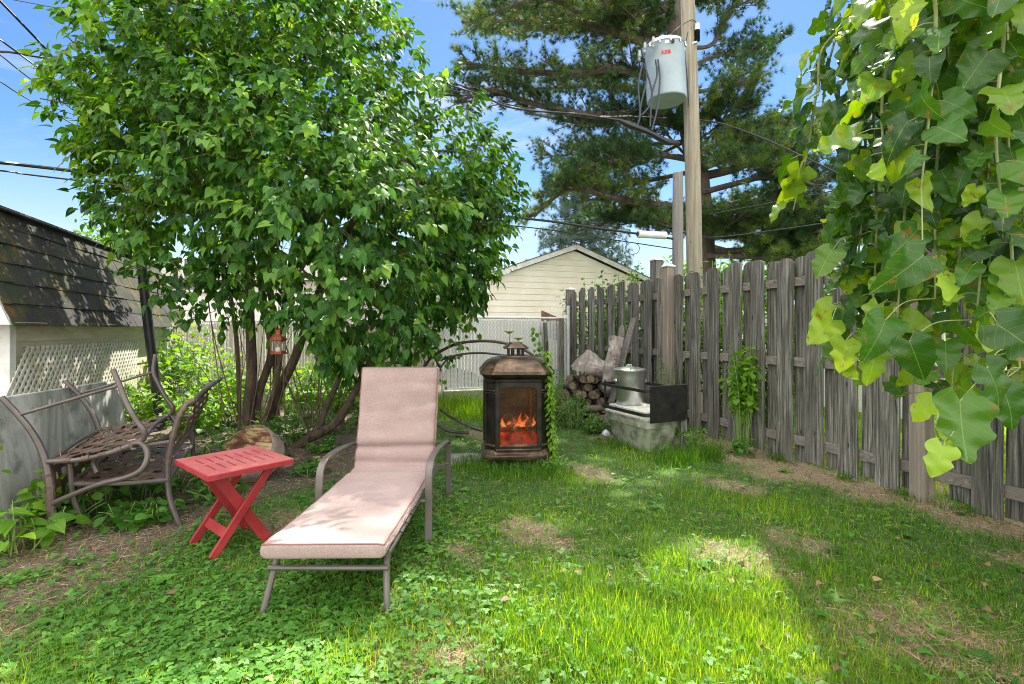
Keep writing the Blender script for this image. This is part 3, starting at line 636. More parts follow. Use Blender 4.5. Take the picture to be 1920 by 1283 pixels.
# arrester at the right side of pole
arr = thing('lightning_arrester', P(1308, 60, 7.3), 'grey capped ribbed black arrester on the right side of the utility pole', 'insulator')
ap = np.array(P(1307, 78, 7.3)); prof = []
for k in range(7): prof += [(.022, k*.022), (.042, k*.022+.008), (.022, k*.022+.018)]
G().lathe(prof, ap, 16).build('ribbed_body', M['black'], arr); G().lathe([(.03, .155), (.045, .16), (.045, .25), (.02, .275)], ap, 16).build('cap', M['galv'], arr)
G().bar(ap+[0, 0, -.01], ap+[-.2, .05, -.05], .04, .02).build('arm', M['galv'], arr, smooth=False)
wire([ap+[0, 0, .27], P(1295, 38, 7.25), P(1262, 60, 7.0), P(1240, 85, 6.95)], .006, 'thin jumper wire from the arrester cap to the transformer lid', sm=5)
# second grey pole
gp = np.array(P(1272, 500, 9.6)); gp[2] = 0
tag(G().tube([gp, P(1271, 500, 9.6), P(1271, 325, 9.6)], [.11, .105, .095], 14, smooth=3).build('old_pole', M['greypole'], None, off=gp), 'shorter old grey pole stump standing just left of the tall utility pole', 'utility pole')
cl = [P(-160, 292, 5.2), P(0, 305, 5.6), P(90, 315, 6.0), P(500, 362, 7.2), P(985, 410, 8.8), P(1100, 425, 9.2), P(1262, 448, 9.5)]
wire(cl, .021, 'thick low telecom cable running left from the old grey pole behind the lilac')
wire([np.array(p)+[0, .05, -.06-.02*i] for i, p in enumerate(cl)], .010, 'thinner cable strung just under the thick telecom cable')
sc_ = thing('splice_case', P(1222, 440, 9.3), 'white cylindrical splice case hanging on the telecom cable by the grey pole', 'cable box')
a_ = np.array(P(1196, 437, 9.3)); b_ = np.array(P(1249, 440, 9.4)); dd = unit(b_-a_); L_ = np.linalg.norm(b_-a_); pv = unit(np.cross(dd, (0, 1, 0)))
G().lathe([(.05, 0), (.075, .01), (.075, .05), (.068, .06), (.068, L_-.05), (.072, L_-.04), (.072, L_-.01), (.04, L_)], a_+np.array([0, 0, -.02]), 20, [pv, np.cross(dd, pv), dd]).build('casing', M['white'], sc_)
G().lathe([(.045, -.002), (.05, -.012), (.03, -.02)], a_+np.array([0, 0, -.02]), 16, [pv, np.cross(dd, pv), dd]).build('end_cap', M['black'], sc_)
th = np.linspace(0, 2*PI, 14); wire([P(1186+13*math.sin(q)*1., 455+22*(1-math.cos(q))/2, 9.25) for q in th[1:-1]], .006, 'loose loop of wire dangling under the white splice case', 'wire_loop', 3)
wire([P(-60, -60, 4.0), P(70, 75, 4.6), P(180, 190, 5.2), P(420, 380, 6.6)], .010, 'uppermost steep wire in the top left corner of the sky')
wire([P(-60, 30, 4.4), P(90, 140, 5.0), P(240, 240, 6.0), P(420, 330, 7.5)], .008, 'second steep wire in the top left sky, above the leaf tips')
wire([P(-80, 92, 5.5), P(0, 97, 5.6), P(60, 105, 5.8), P(300, 150, 7.5)], .013, 'nearly level black wire entering the lilac high on the left')
wire([P(-60, 62, 4.8), P(0, 103, 5.0), P(60, 150, 5.4), P(240, 280, 6.6)], .007, 'thin slanting wire just under the level wire in the top left sky')
wire([P(-60, 118, 5), P(0, 153, 5.2), P(60, 190, 5.6), P(260, 300, 6.8)], .007, 'lowest of the thin slanting wires in the left sky')
# ================================================================ CHAISE LOUNGE
def fabric(name, c1, c2, c3):
    m, t, b = nm(name); v = coords(t); n = noise(t, coords(t, (1, 1, 1)), 150, 3, .7); n2 = noise(t, v, 7, 4, .6)
    wv = nd(t, 'ShaderNodeTexWave', Scale=110.0, Distortion=5.0, Detail=2.0); t.links.new(v, wv.inputs['Vector'])
    f = math_(t, 'MULTIPLY', math_(t, 'ADD', n, wv.outputs[0]), .5)
    col = ramp(t, [(.3, c1), (.55, c2), (.75, c3)], f).outputs[0]
    col = mixc(t, ramp(t, [(.45, (0, 0, 0)), (.7, (.22, .22, .22))], n2).outputs[0], col, c3)
    t.links.new(col, b.inputs['Base Color']); b.inputs['Roughness'].default_value = .9; b.inputs['Sheen Weight'].default_value = .15; b.inputs['Specular IOR Level'].default_value = .2
    h = math_(t, 'ADD', math_(t, 'MULTIPLY', f, .3), noise(t, coords(t, (1, 2.5, 1)), 9, 3)); bump(t, b, h, .6, .008); return m
M['fab'] = fabric('dusty_pink_cushion_fabric', (.20, .12, .11), (.40, .285, .265), (.60, .49, .47))
M['piping'] = plain('cushion_piping', (.27, .125, .11), .8)
def rr_section(w, t_, n=9, ex=5):
    """rounded rectangle outline, counter-clockwise, many points on top so it can pillow"""
    pts = []; rc = t_*.42
    for cx, cy, a0 in ((w/2-rc, t_/2-rc, 0), (-w/2+rc, t_/2-rc, PI/2), (-w/2+rc, -t_/2+rc, PI), (w/2-rc, -t_/2+rc, 1.5*PI)):
        arc = [(cx+rc*math.cos(a0+PI/2*k/4), cy+rc*math.sin(a0+PI/2*k/4)) for k in range(5)]
        pts.append(arc)
    res = []
    for i in range(4):
        res += pts[i]; nx_ = pts[(i+1) % 4][0]; la = pts[i][-1]; m_ = 14 if i in (0, 2) else 2
        for k in range(1, m_): res.append((la[0]+(nx_[0]-la[0])*k/m_, la[1]+(nx_[1]-la[1])*k/m_))
    return res
def cushion(path, nrm, xaxis, w, t_, name, parent, crease=None, pipe=True):
    path = np.array(path); nrm = np.array(nrm); n = len(path); sec = rr_section(w, t_); rings = []; topL, topR = [], []
    Ls = np.concatenate([[0], np.cumsum(np.linalg.norm(np.diff(path, axis=0), axis=1))]); Lt = Ls[-1]
    for i in range(n):
        s = Ls[i]; e = min(s, Lt-s); k = math.sqrt(max(0, 1-(1-min(1, e/.014))**2)) if e < .014 else 1
        kt = .55+.45*k; kw = 1-.05*(1-k)
        ring = []
        for (x, z) in sec:
            pil = (1-(abs(x)/(w/2))**3)*min(1, e/.10)*.010
            z2 = z*kt+(pil if z > 0 else -pil*.3)
            x2 = x*kw
            if crease: z2 += crease(s, x2, z)
            edge = .0012*math.sin(s*31+2*x)+.003*fb((s*7, x*5, 3.1))
            x2 += edge*(1 if x > 0 else -1)*(abs(x) > w*.45)
            ring.append(path[i]+np.array(xaxis)*x2+nrm[i]*z2)
        rings.append(ring)
        topR.append(max(((abs(p[0]-w/2*.97)+abs(p[1]-t_*.40), ring[j]) for j, p in enumerate(sec)), key=lambda q: -q[0])[1])
        topL.append(max(((abs(p[0]+w/2*.97)+abs(p[1]-t_*.40), ring[j]) for j, p in enumerate(sec)), key=lambda q: -q[0])[1])
    o = G().loft(rings).build(name, M['fab'], parent, ang=1.3)
    if pipe:
        loop = topR[3:-3]+[rings[-3][q] for q in range(3, 20)]+topL[3:-3][::-1]+[rings[2][q] for q in range(19, 2, -1)]; loop.append(loop[0])
        G().tube(loop, .0042, 7, cap=False).build('piping', M['piping'], o)
    return o
lg = thing('chaise_lounge', (-.84, 2.95, 0), 'chaise lounge with dusty pink cushion, back raised, standing on the lawn', 'lounge chair')
XA = unit([1.0, .012, 0])
yl = lambda y: -.842+.012*(y-2.2)          # centre line
ys_ = 2.205+1.265*np.concatenate([[0, .002, .005, .009, .014], np.linspace(.03, .97, 44), [.986, .991, .995, .998, 1]])
seat_z = lambda y: .312-.012*math.sin((y-2.2)/1.27*PI)
path = [(yl(y), y, seat_z(y)) for y in ys_]
cushion(path, [(0, 0, 1)]*len(path), XA, .555, .068, 'seat_cushion', lg, crease=lambda s, x, z: .004*fb((s*3, x*4, 1))-(.010*math.exp(-((s-1.16)/.03)**2) if z > 0 else 0))
bl = .70; aY = .16; bd = unit([0, aY, 1]); bn_ = unit([0, -1, aY])
ss = bl*np.concatenate([[0, .004, .009, .016, .024], np.linspace(.04, .96, 60), [.976, .984, .991, .996, 1]])
def backp(s): y = 3.475+aY*s*.95+.02*math.sin(s/bl*PI); return np.array([yl(y)+.004+ .03*s, y, .325+s])
path = [backp(s) for s in ss]
def bcr(s, x, z):
    if z < 0: return 0
    return -.024*math.exp(-((s-.155-.02*x)/.016)**2)+.008*math.exp(-((s-.21)/.04)**2)+.006*math.exp(-((s-.09)/.035)**2)-.007*math.exp(-((s-.055+.03*x)/.016)**2)+.010*fb((s*5, x*4, 7))+.005*fb((s*16, x*3, 2))-.006*math.exp(-((s-.035-.06*abs(x))/.010)**2)-.005*math.exp(-((s-.44-.25*(x-.2))/.018)**2)*(x > .12)-.004*math.exp(-((s-.60+.05*x)/.02)**2)*(x > .1)
cushion(path, [bn_]*len(path), XA, .555, .075, 'back_cushion', lg, crease=bcr)
fr_ = M['frame']
for sx in (-1, 1):
    side = lambda y, z, o=0: (yl(y)+sx*(.285+o), y, z)
    G().tube([side(2.30, .262, -.02), side(2.8, .262, -.02), side(3.5, .262, -.02), side(3.80, .262, -.02)], .015, 10, smooth=3).build('side_rail', fr_, lg)
    G().tube([side(2.36, .262, -.03), side(2.31, .20, -.026), side(2.262, .08, -.012), side(2.235, -.01, .0)], .0155, 10, smooth=4).build('leg', fr_, lg)
    G().tube([side(3.52, .27, -.035), side(3.60, .62, -.035), side(3.66, .95, -.035)], .013, 10, smooth=3).build('back_upright', fr_, lg)
    # armrest with front and rear leg: flat bar bent in one piece
    def flatbar(pts, wd, th, nme, k=6):
        pts, _ = spline(pts, 1, k); T = unit(np.gradient(pts, axis=0)); rings = []
        for p, q in zip(pts, T):
            s_ = np.array([1., 0, 0]); s_ = unit(s_-q*np.dot(s_, q)); n_ = np.cross(s_, q)
            rings.append([p+s_*(wd/2*a)+n_*(th/2*b) for a, b in ((-1, -.4), (-.8, -1), (.8, -1), (1, -.4), (1, .4), (.8, 1), (-.8, 1), (-1, .4))])
        return G().loft(rings).build(nme, fr_, lg, bevel=.002, segs=1)
    o_ = .045
    flatbar([side(2.985, -.01, o_), side(2.995, .20, o_), side(3.0, .36, o_), side(3.02, .445, o_), side(3.10, .49, o_), side(3.30, .497, o_), side(3.55, .475, o_), side(3.78, .445, o_), side(3.835, .42, o_)], .046, .016, 'armrest')
    flatbar([side(3.832, .428, o_), side(3.84, .30, o_), side(3.85, -.01, o_)], .044, .018, 'rear_leg', 3)
    G().tube([side(3.0, .262, -.02), side(3.0, .262, .04)], .011, 8).build('brace', fr_, lg)
    G().tube([side(3.78, .262, -.02), side(3.84, .262, .04)], .011, 8).build('brace', fr_, lg)
G().tube([(yl(2.28)-.275, 2.283, .205), (yl(2.28)+.275, 2.283, .205)], .0125, 10).build('crossbar', fr_, lg)
G().tube([(yl(3.66)-.25, 3.665, .95), (yl(3.66)+.25, 3.665, .95)], .013, 10).build('top_bar', fr_, lg)
M['grystrap'] = plain('grey_sling_strap', (.16, .16, .17), .7)
for y in np.arange(2.42, 3.5, .12): G().bar((yl(y)-.275, y, .272), (yl(y)+.275, y, .272), .06, .006).build('strap', M['grystrap'], lg, smooth=False)
for y in (2.5, 2.62, 2.74, 2.86):          # little ties hanging at the cushion edge
    G().tube([(yl(y)+.272, y, .285), (yl(y)+.292, y+.01, .268), (yl(y)+.279, y+.02, .25)], .003, 5, smooth=3).build('tie', M['cable'], lg)

# ================================================================ RED FOLDING TABLE
ct = np.array([-1.71, 3.07, 0]); tb_ = thing('folding_table', tuple(ct), 'small red folding side table with slotted top left of the chaise lounge', 'side table')
ub = unit([.64, .768, 0]); ua = np.array([-ub[1], ub[0], 0])   # ub along the long side, ua along the slots
# top outline drawn in the table plane
Lb, La, zt_ = .475, .535, .498
def tpt(a, b, z): return ct+ua*a+ub*b+[0, 0, z]
# plate with slots: columns between the slots
g = G(); sl_b = np.linspace(-.165, .165, 7); sw = .012; slots = [(-.165, -.012), (.020, .165)]
cols = []; prev = -Lb/2
def plate(b0, b1, a0, a1): g.box(tpt((a0+a1)/2, (b0+b1)/2, zt_-.011), (abs(a1-a0), abs(b1-b0), .022), [ua, ub, (0, 0, 1)])
for b_ in sl_b:
    plate(prev, b_-sw/2, -La/2, La/2)
    plate(b_-sw/2, b_+sw/2, -La/2, slots[0][0]); plate(b_-sw/2, b_+sw/2, slots[0][1], slots[1][0]); plate(b_-sw/2, b_+sw/2, slots[1][1], La/2)
    prev = b_+sw/2
plate(prev, Lb/2, -La/2, La/2)
g.build('tabletop', M['redtop'], tb_, smooth=False)
g = G()
for a0, b0, a1, b1 in ((-La/2, -Lb/2, La/2, -Lb/2), (-La/2, Lb/2, La/2, Lb/2), (-La/2, -Lb/2, -La/2, Lb/2), (La/2, -Lb/2, La/2, Lb/2)):
    k = .006; g.bar(tpt(a0*(1+k/La*0)-(0), b0, zt_-.018), tpt(a1, b1, zt_-.018), .010, .030)
g.build('edge_band', M['red'], tb_, smooth=False, bevel=.002)
# X legs. pair 1 (outer) rises towards +b, pair 2 (inner) towards -b
ft = {}
for sa in (-1, 1):
    A = tpt(sa*.155-.025, -.19, 0); B = tpt(sa*.155-.025, .145, zt_-.03)
    G().bar(A, B, .020, .046, up=ub).build('leg', M['red'], tb_, smooth=False, bevel=.003)
    A = tpt(sa*.125-.025, .13, 0); B = tpt(sa*.125-.025, -.16, zt_-.03)
    G().bar(A, B, .020, .062, up=ub).build('leg', M['red'], tb_, smooth=False, bevel=.003)
def onleg(t, a, flip): 
    b0, b1 = (-.19, .145) if not flip else (.13, -.16); return tpt(a-.025, b0+(b1-b0)*t, (zt_-.03)*t)
G().bar(onleg(.24, -.155, 0), onleg(.24, .155, 0), .055, .014, up=unit(onleg(1, 0, 0)-onleg(0, 0, 0))[[0, 1, 2]]*0+unit(np.cross(ua, onleg(1, 0, 0)-onleg(0, 0, 0)))).build('stretcher', M['red'], tb_, smooth=False, bevel=.002)
G().bar(onleg(.22, -.125, 1), onleg(.22, .125, 1), .055, .014, up=unit(np.cross(ua, onleg(1, 0, 1)-onleg(0, 0, 1)))).build('stretcher', M['red'], tb_, smooth=False, bevel=.002)

# ================================================================ BENCHES
D = np.array([-.50, 1.03, 0])
def woven(o, u, v, nu, nv, wu, wv, bowfn=None, name='woven_straps', parent=None):
    """interlaced straps across a quad o,o+u,o+v"""
    o, u, v = map(lambda q: np.array(q, float), (o, u, v)); n = unit(np.cross(u, v))
    bow = bowfn or (lambda a, b: 0)
    for (A, B, na, nb, wd) in ((u, v, nu, nv, wu), (v, u, nv, nu, wv)):
        g = G(); sgn = 1 if A is u else -1
        for i in range(na):
            a = (i+.5)/na; K = nb*3+1; rings = []
            for k in range(K):
                b = k/(K-1); ph = math.cos(PI*(b*nb))*(1 if i % 2 else -1)*sgn
                aa, bb = (a, b) if A is u else (b, a)
                p = o+A*a+B*b+n*(.0045*ph+bow(aa, bb)); s_ = unit(A)*wd/2
                rings.append([p-s_-n*.0015, p+s_-n*.0015, p+s_+n*.0015, p-s_+n*.0015])
            g.loft(rings)
        g.build(name, M['strap'], parent, smooth=False)
BF = M['benchframe']
lo = thing('patio_loveseat', (-2.6, 3.8, 0), 'upright brown patio loveseat with woven strap back, under the overturned one', 'bench')
NP = [P(337, 984, 3.33), P(325, 955, 3.33), P(317, 925, 3.34), P(315, 880, 3.35), P(317, 856, 3.35), P(324, 820, 3.36), P(337, 780, 3.38), P(352, 757, 3.41), P(365, 750, 3.44)]
NP = [np.array(p) for p in NP]; NP[0][2] = -.01
for k, dv in ((0, np.zeros(3)), (1, D*1.02)):
    pts = [p+dv for p in NP]
    if k: pts[-1] = pts[-1]+[.05, 0, .02]; pts.append(pts[-1]+[.03, .0, .03])
    G().tube(pts, [.017, .017, .018, .019, .02, .02, .019, .018, .016], 10, smooth=4).build('back_post', BF, lo)
# wrapped strap ends on the near post
for k in range(9):
    t_ = 3.6+k*.5; i = int(t_); f = t_-i
    if i+1 >= len(NP): break
    q = NP[i]*(1-f)+NP[i+1]*f; dd = unit(NP[i+1]-NP[i]); G().tube([q-dd*.012, q+dd*.012], .0225, 10).build('strap_wrap', M['strap'], lo)
low = NP[4]-[0, 0, .0]; top = NP[8]; 
G().tube([top, top+D*.3+[0.01, 0, .015], top+D*.7+[.02, 0, .015], top+D*1.02+[.05, 0, .02]], .016, 9, smooth=4).build('back_top_rail', BF, lo)
G().tube([low, low+D*.5-[0, 0, .01], low+D*1.02], .016, 9, smooth=3).build('back_lower_rail', BF, lo)
woven(low+[.0, 0, .015], D*1.02, top-low-[0, 0, .01], 9, 6, .062, .055, lambda a, b: .02*math.sin(PI*b), parent=lo)
fx = np.array([-.53, -.15, 0])
for k, dv in ((0, np.zeros(3)), (1, D*1.0)):
    s0 = np.array(P(316, 900, 3.34))+dv; s1 = s0+fx+[0, 0, .02]
    G().tube([s0, (s0+s1)/2-[0, 0, .012], s1], .015, 9, smooth=3).build('seat_rail', BF, lo)
    G().tube([s1+[.0, 0, .13], s1+[.01, 0, .03], s1+[.02, 0, -.08], s1+[.045, .01, -.18], [s1[0]+.09, s1[1]+.02, -.01]], .016, 9, smooth=4).build('front_leg', BF, lo)
    ar0 = np.array(P(318, 829, 3.35))+dv; ar1 = np.array(P(196, 851, 3.22))+dv
    G().tube([ar0, (ar0+ar1)/2+[0, 0, .005], ar1, ar1+[-.07, 0, -.05], ar1+[-.05, 0, -.12]], .015, 9, smooth=4).build('armrest', BF, lo)
s0 = np.array(P(316, 900, 3.34)); s1 = s0+fx+[0, 0, .02]
G().tube([s1, s1+D], .014, 8).build('front_rail', BF, lo); G().tube([s0, s0+D], .014, 8).build('rear_rail', BF, lo)
woven(s0+[0, 0, .008], D, s1-s0, 9, 5, .060, .052, lambda a, b: -.02*math.sin(PI*a), parent=lo)
up_ = thing('patio_loveseat', (-2.9, 3.7, 0), 'overturned brown patio loveseat with curved legs pointing up, resting on the other loveseat', 'bench')
near = {'rear': [(97, 1012, 3.09), (96, 960, 3.09), (93, 905, 3.09), (84, 860, 3.1), (66, 820, 3.1), (40, 785, 3.11), (4, 746, 3.13)],
        'front': [(212, 693, 3.2), (224, 722, 3.2), (238, 757, 3.2), (256, 789, 3.2), (270, 808, 3.2), (268, 824, 3.2), (248, 834, 3.19), (200, 851, 3.16), (150, 862, 3.12), (90, 866, 3.09)],
        'arm': [(97, 945, 3.09), (140, 926, 3.08), (190, 907, 3.1), (235, 896, 3.12), (264, 882, 3.14), (276, 860, 3.16), (274, 842, 3.17), (262, 831, 3.18), (249, 833, 3.18), (248, 842, 3.18), (256, 841, 3.18)]}
D2 = np.array([-.50, 1.0, 0]); K = {k: [np.array(P(*q)) for q in v] for k, v in near.items()}
K['rear'][0][2] = -.01
for k, dv in ((0, np.zeros(3)), (1, D2)):
    G().tube([p+dv for p in K['rear']], [.024, .024, .023, .021, .019, .018, .017], 10, smooth=4).build('back_post', BF, up_)
    G().tube([p+dv+([.02, .05, .04] if k and i < 1 else [0, 0, 0]) for i, p in enumerate(K['front'])], [.0165, .0165, .017, .017, .018, .018, .017, .016, .015, .015], 10, smooth=4).build('seat_frame', BF, up_)
    G().tube([p+dv for p in K['arm']], [.017]*7+[.014, .012, .010, .008], 10, smooth=4).build('armrest', BF, up_)
a_, b_ = np.array(P(40, 777, 3.11)), np.array(P(220, 724, 3.2))
G().tube([a_, b_], .010, 8).build('stretcher', BF, up_); a2, b2 = a_+D2, b_+D2
G().tube([(a_*.45+b_*.55), (a2*.45+b2*.55)], .008, 8).build('stretcher', BF, up_)
G().tube([a2, b2], .009, 8).build('stretcher', BF, up_)
sA, sB = K['front'][-1], K['front'][4]-[0, 0, .0]
sA = np.array(P(92, 866, 3.09)); sB = np.array(P(262, 830, 3.2))
G().tube([sA, sA+D2*.5+[0, 0, .02], sA+D2], .014, 8, smooth=3).build('rear_rail', BF, up_); G().tube([sB, sB+D2*.5+[0, 0, .03], sB+D2], .015, 8, smooth=3).build('front_rail', BF, up_)
woven(sA+[0, 0, .004], D2, sB-sA, 9, 5, .064, .056, lambda a, b: .02*math.sin(PI*a), parent=up_)
rb, rt_ = K['rear'][0], K['rear'][3]
woven(rb+[.01, .01, .06], D2, rt_-rb-[0, 0, .1], 9, 4, .062, .052, parent=up_)
for k in range(10):
    t_ = .3+k*.22; i = int(t_); f = t_-i; q = K['rear'][i]*(1-f)+K['rear'][i+1]*f; dd = unit(K['rear'][i+1]-K['rear'][i]); G().tube([q-dd*.010, q+dd*.010], .0265, 10).build('strap_wrap', M['strap'], up_)
for k in range(6):
    t_ = 5.3+k*.62; i = int(t_); f = t_-i
    if i+1 < len(K['front']): q = K['front'][i]*(1-f)+K['front'][i+1]*f; dd = unit(K['front'][i+1]-K['front'][i]); G().tube([q-dd*.02, q+dd*.02], .0185, 10).build('strap_wrap', M['strap'], up_)

# ================================================================ LOG SLICE
lgc = np.array([-2.27, 4.27, .24]); nn = unit([-.30, -.80, .62]); uu = unit(np.cross((0, 0, 1), nn)); vv = np.cross(nn, uu)
m, t, b = nm('peeling_log_end'); v = coords(t, (1.2, 1, 5), rot=(0, .6, 0)); n = noise(t, v, 5, 6, .6, .5)
col = ramp(t, [(.38, (.10, .035, .02)), (.48, (.20, .10, .05)), (.55, (.40, .30, .15)), (.75, (.50, .41, .26))], n).outputs[0]
t.links.new(col, b.inputs['Base Color']); b.inputs['Roughness'].default_value = .85; bump(t, b, n, .6, .01); M['logend'] = m
M['logbark'] = bark_mat('rough_log_bark', (.14, .085, .07), (.40, .32, .27), 12, .8, .02, 1)
ls = thing('log_slice', tuple(lgc*[1, 1, 0]), 'thick round log slice with peeled face lying behind the red table', 'log')
def ring(rad, h, n=40, wob=.05):
    return [lgc+uu*(rad*(1+wob*fb((math.cos(2*PI*k/n)*1.5, math.sin(2*PI*k/n)*1.5, 2)))*math.cos(2*PI*k/n))*1.08+vv*(rad*(1+wob*fb((math.cos(2*PI*k/n)*1.5, math.sin(2*PI*k/n)*1.5, 2)))*math.sin(2*PI*k/n))*.98+nn*(h+.006*fb((k*.9, h*9, 0))) for k in range(n)]
G().loft([ring(.215, -.15), ring(.245, -.13), ring(.255, -.06), ring(.255, .01), ring(.244, .03)]).build('bark', M['logbark'], ls)
G().loft([ring(.240, .028), ring(.234, .038), ring(.12, .05), ring(.02, .045)]).build('cut_face', M['logend'], ls)

# ================================================================ FIREPLACE
m, t, b = nm('aged_bronze'); v = coords(t); n = noise(t, v, 6, 5, .6); n2 = noise(t, v, 40, 4, .7)
col = ramp(t, [(.3, (.035, .028, .022)), (.52, (.12, .085, .06)), (.72, (.30, .21, .13))], n).outputs[0]
t.links.new(col, b.inputs['Base Color']); b.inputs['Metallic'].default_value = .75; b.inputs['Roughness'].default_value = .42; bump(t, b, n2, .25, .002); M['bronze'] = m
M['darkbronze'] = mat_noise('sooty_bronze', (.010, .009, .008), (.040, .034, .028), 7, .42, .6, .2, .002)
FC = np.array([.035, 4.80, 0]); rot = math.radians(5); FX = np.array([math.cos(rot), math.sin(rot), 0]); FY = np.array([-math.sin(rot), math.cos(rot), 0])
st = thing('outdoor_fireplace', tuple(FC), 'bronze octagonal lantern-shaped outdoor fireplace with flames behind mesh, on the lawn', 'fireplace')
def oct_(a, z, c=None, b=None):
    b = a*.93 if b is None else b; c = a*.30 if c is None else c
    return [FC+FX*x+FY*y+[0, 0, z] for x, y in ((a-c, -b), (a, -b+c), (a, b-c), (a-c, b), (-a+c, b), (-a, b-c), (-a, -b+c), (-a+c, -b))]
def F3(x, y, z): return FC+FX*x+FY*y+np.array([0, 0, z])
HA, HB, HC = .295, .275, .09
G().loft([oct_(.28, .10), oct_(.315, .105), oct_(.328, .125), oct_(.328, .15), oct_(.310, .165), oct_(.300, .19), oct_(.295, .195)]).build('base_tray', M['bronze'], st, bevel=.003)
G().loft([oct_(.295, .80), oct_(.300, .81), oct_(.300, .84), oct_(.318, .855), oct_(.328, .875), oct_(.318, .885)]).build('cornice', M['darkbronze'], st, bevel=.002)
G().loft([oct_(.335, .878), oct_(.345, .885), oct_(.345, .915), oct_(.330, .925), oct_(.318, .945), oct_(.285, .985), oct_(.225, 1.02), oct_(.165, 1.035), oct_(.150, 1.045), oct_(.120, 1.05)]).build('roof', M['bronze'], st, bevel=.002, ang=.3)
g = G()
for x in np.linspace(-.2, .2, 5):
    pass
for a in range(8):
    an = a*PI/4+PI/8; p = F3(.075*math.cos(an), .07*math.sin(an), 0)
    if a % 2 == 0 or True: g.bar(p+[0, 0, 1.045], p+[0, 0, 1.115], .022, .022, up=FX)
g.build('chimney_posts', M['darkbronze'], st, smooth=False, bevel=.002)
G().loft([oct_(.115, 1.112), oct_(.120, 1.12), oct_(.09, 1.145), oct_(.062, 1.160), oct_(.06, 1.172), oct_(.03, 1.176)]).build('chimney_cap', M['bronze'], st, bevel=.002, ang=.3)
# corner columns and frame of the body
def wallp(i, z, a=HA):
    return oct_(a, z, HC, HB*a/HA)[i % 8]
g = G()
for i in range(8):
    p0_, p1_ = wallp(i, .19), wallp(i, .81); g.tube([p0_, p1_], .012, 8)
g.build('corner_columns', M['darkbronze'], st)
def panel(i, nme, mat, inset=.004):
    p = [wallp(i, .19, HA-inset), wallp(i+1, .19, HA-inset), wallp(i+1, .81, HA-inset), wallp(i, .81, HA-inset)]; n = unit(np.cross(p[1]-p[0], p[3]-p[0])); q = [x-n*.006 for x in p]
    return G().add([*p, *q], [(0, 1, 2, 3), (4, 7, 6, 5), (0, 4, 5, 1), (3, 2, 6, 7), (0, 3, 7, 4), (1, 5, 6, 2)]).build(nme, mat, st, smooth=False)
for i in (0, 6): panel(i, 'corner_panel', M['darkbronze'])
for i in (2, 4): panel(i, 'corner_panel', M['darkbronze'])
for i in (0, 6):           # raised capitals on the front corner panels
    a_, b_ = wallp(i, 0, HA+.006), wallp(i+1, 0, HA+.006); g = G()
    for z, h in ((.74, .018), (.715, .01), (.24, .018)): g.bar(a_+[0, 0, z], b_+[0, 0, z], .02, h)
    g.build('moulding', M['bronze'], st, bevel=.003)
yf = -HB-.004; xw = HA-HC
g = G()
g.box(F3(-xw+.018, yf, .50), (.036, .02, .61), [FX, FY, (0, 0, 1)]); g.box(F3(xw-.018, yf, .50), (.036, .02, .61), [FX, FY, (0, 0, 1)])
g.box(F3(0, yf, .215), (2*xw-.072, .02, .045), [FX, FY, (0, 0, 1)])
g.build('door_frame', M['darkbronze'], st, smooth=False, bevel=.003)
arc = [(-xw+.03, .81), (-xw+.03, .745)]+[(-(xw-.03)*math.cos(q), .745+.028*math.sin(q)) for q in np.linspace(0, PI, 16)][1:-1]+[(xw-.03, .745), (xw-.03, .81)]
G().prism(arc[::-1], F3(0, yf, 0), FX, (0, 0, 1), .02).build('door_arch', M['darkbronze'], st, smooth=False)
g = G()
for k in range(22):       # rope moulding under the window
    x = -xw+.045+k*(2*xw-.09)/21; g.tube([F3(x-.011, yf-.012, .233), F3(x+.011, yf-.012, .252)], .0055, 6)
g.build('rope_moulding', M['bronze'], st)
g = G(); g.box(F3(0, yf-.016, .205), (2*xw, .016, .016), [FX, FY, (0, 0, 1)]); g.build('lower_lip', M['bronze'], st, bevel=.004)
M['meshwire'] = mat_noise('brass_mesh_wire', (.05, .028, .012), (.18, .10, .035), 9, .5, .8, 0)
def meshpanel(o, u, v, sp, nme='spark_screen'):
    o, u, v = map(lambda q: np.array(q, float), (o, u, v)); Lu, Lv = np.linalg.norm(u), np.linalg.norm(v); uu_, vv_ = unit(u), unit(v); g = G(); n = unit(np.cross(u, v))
    for k in (1, -1):
        s = -Lv
        while s < Lu+Lv:
            a = np.array([s, 0.]); b = np.array([s+k*Lv*.7, Lv]); t0, t1 = 0, 1
            dx = b[0]-a[0]; e = sorted(((0-a[0])/dx, (Lu-a[0])/dx)); t0, t1 = max(0, e[0]), min(1, e[1])
            if t1 > t0: 
                A = o+uu_*(a[0]+dx*t0)+vv_*(Lv*t0); B = o+uu_*(a[0]+dx*t1)+vv_*(Lv*t1); w_ = .0009
                sd_ = unit(np.cross(B-A, n))*w_; g.add([A-sd_, A+sd_, B+sd_, B-sd_], [(0, 1, 2, 3)])
            s += sp
    return g.build(nme, M['meshwire'], st, smooth=False)
meshpanel(F3(-xw+.03, yf+.006, .235), FX*(2*xw-.06), (0, 0, .545), .0105)
for i in (1, 5): meshpanel(wallp(i, .2, HA-.003), wallp(i+1, .2, HA-.003)-wallp(i, .2, HA-.003), (0, 0, .61), .012)
meshpanel(wallp(3, .2, HA-.003), wallp(4, .2, HA-.003)-wallp(3, .2, HA-.003), (0, 0, .61), .009)
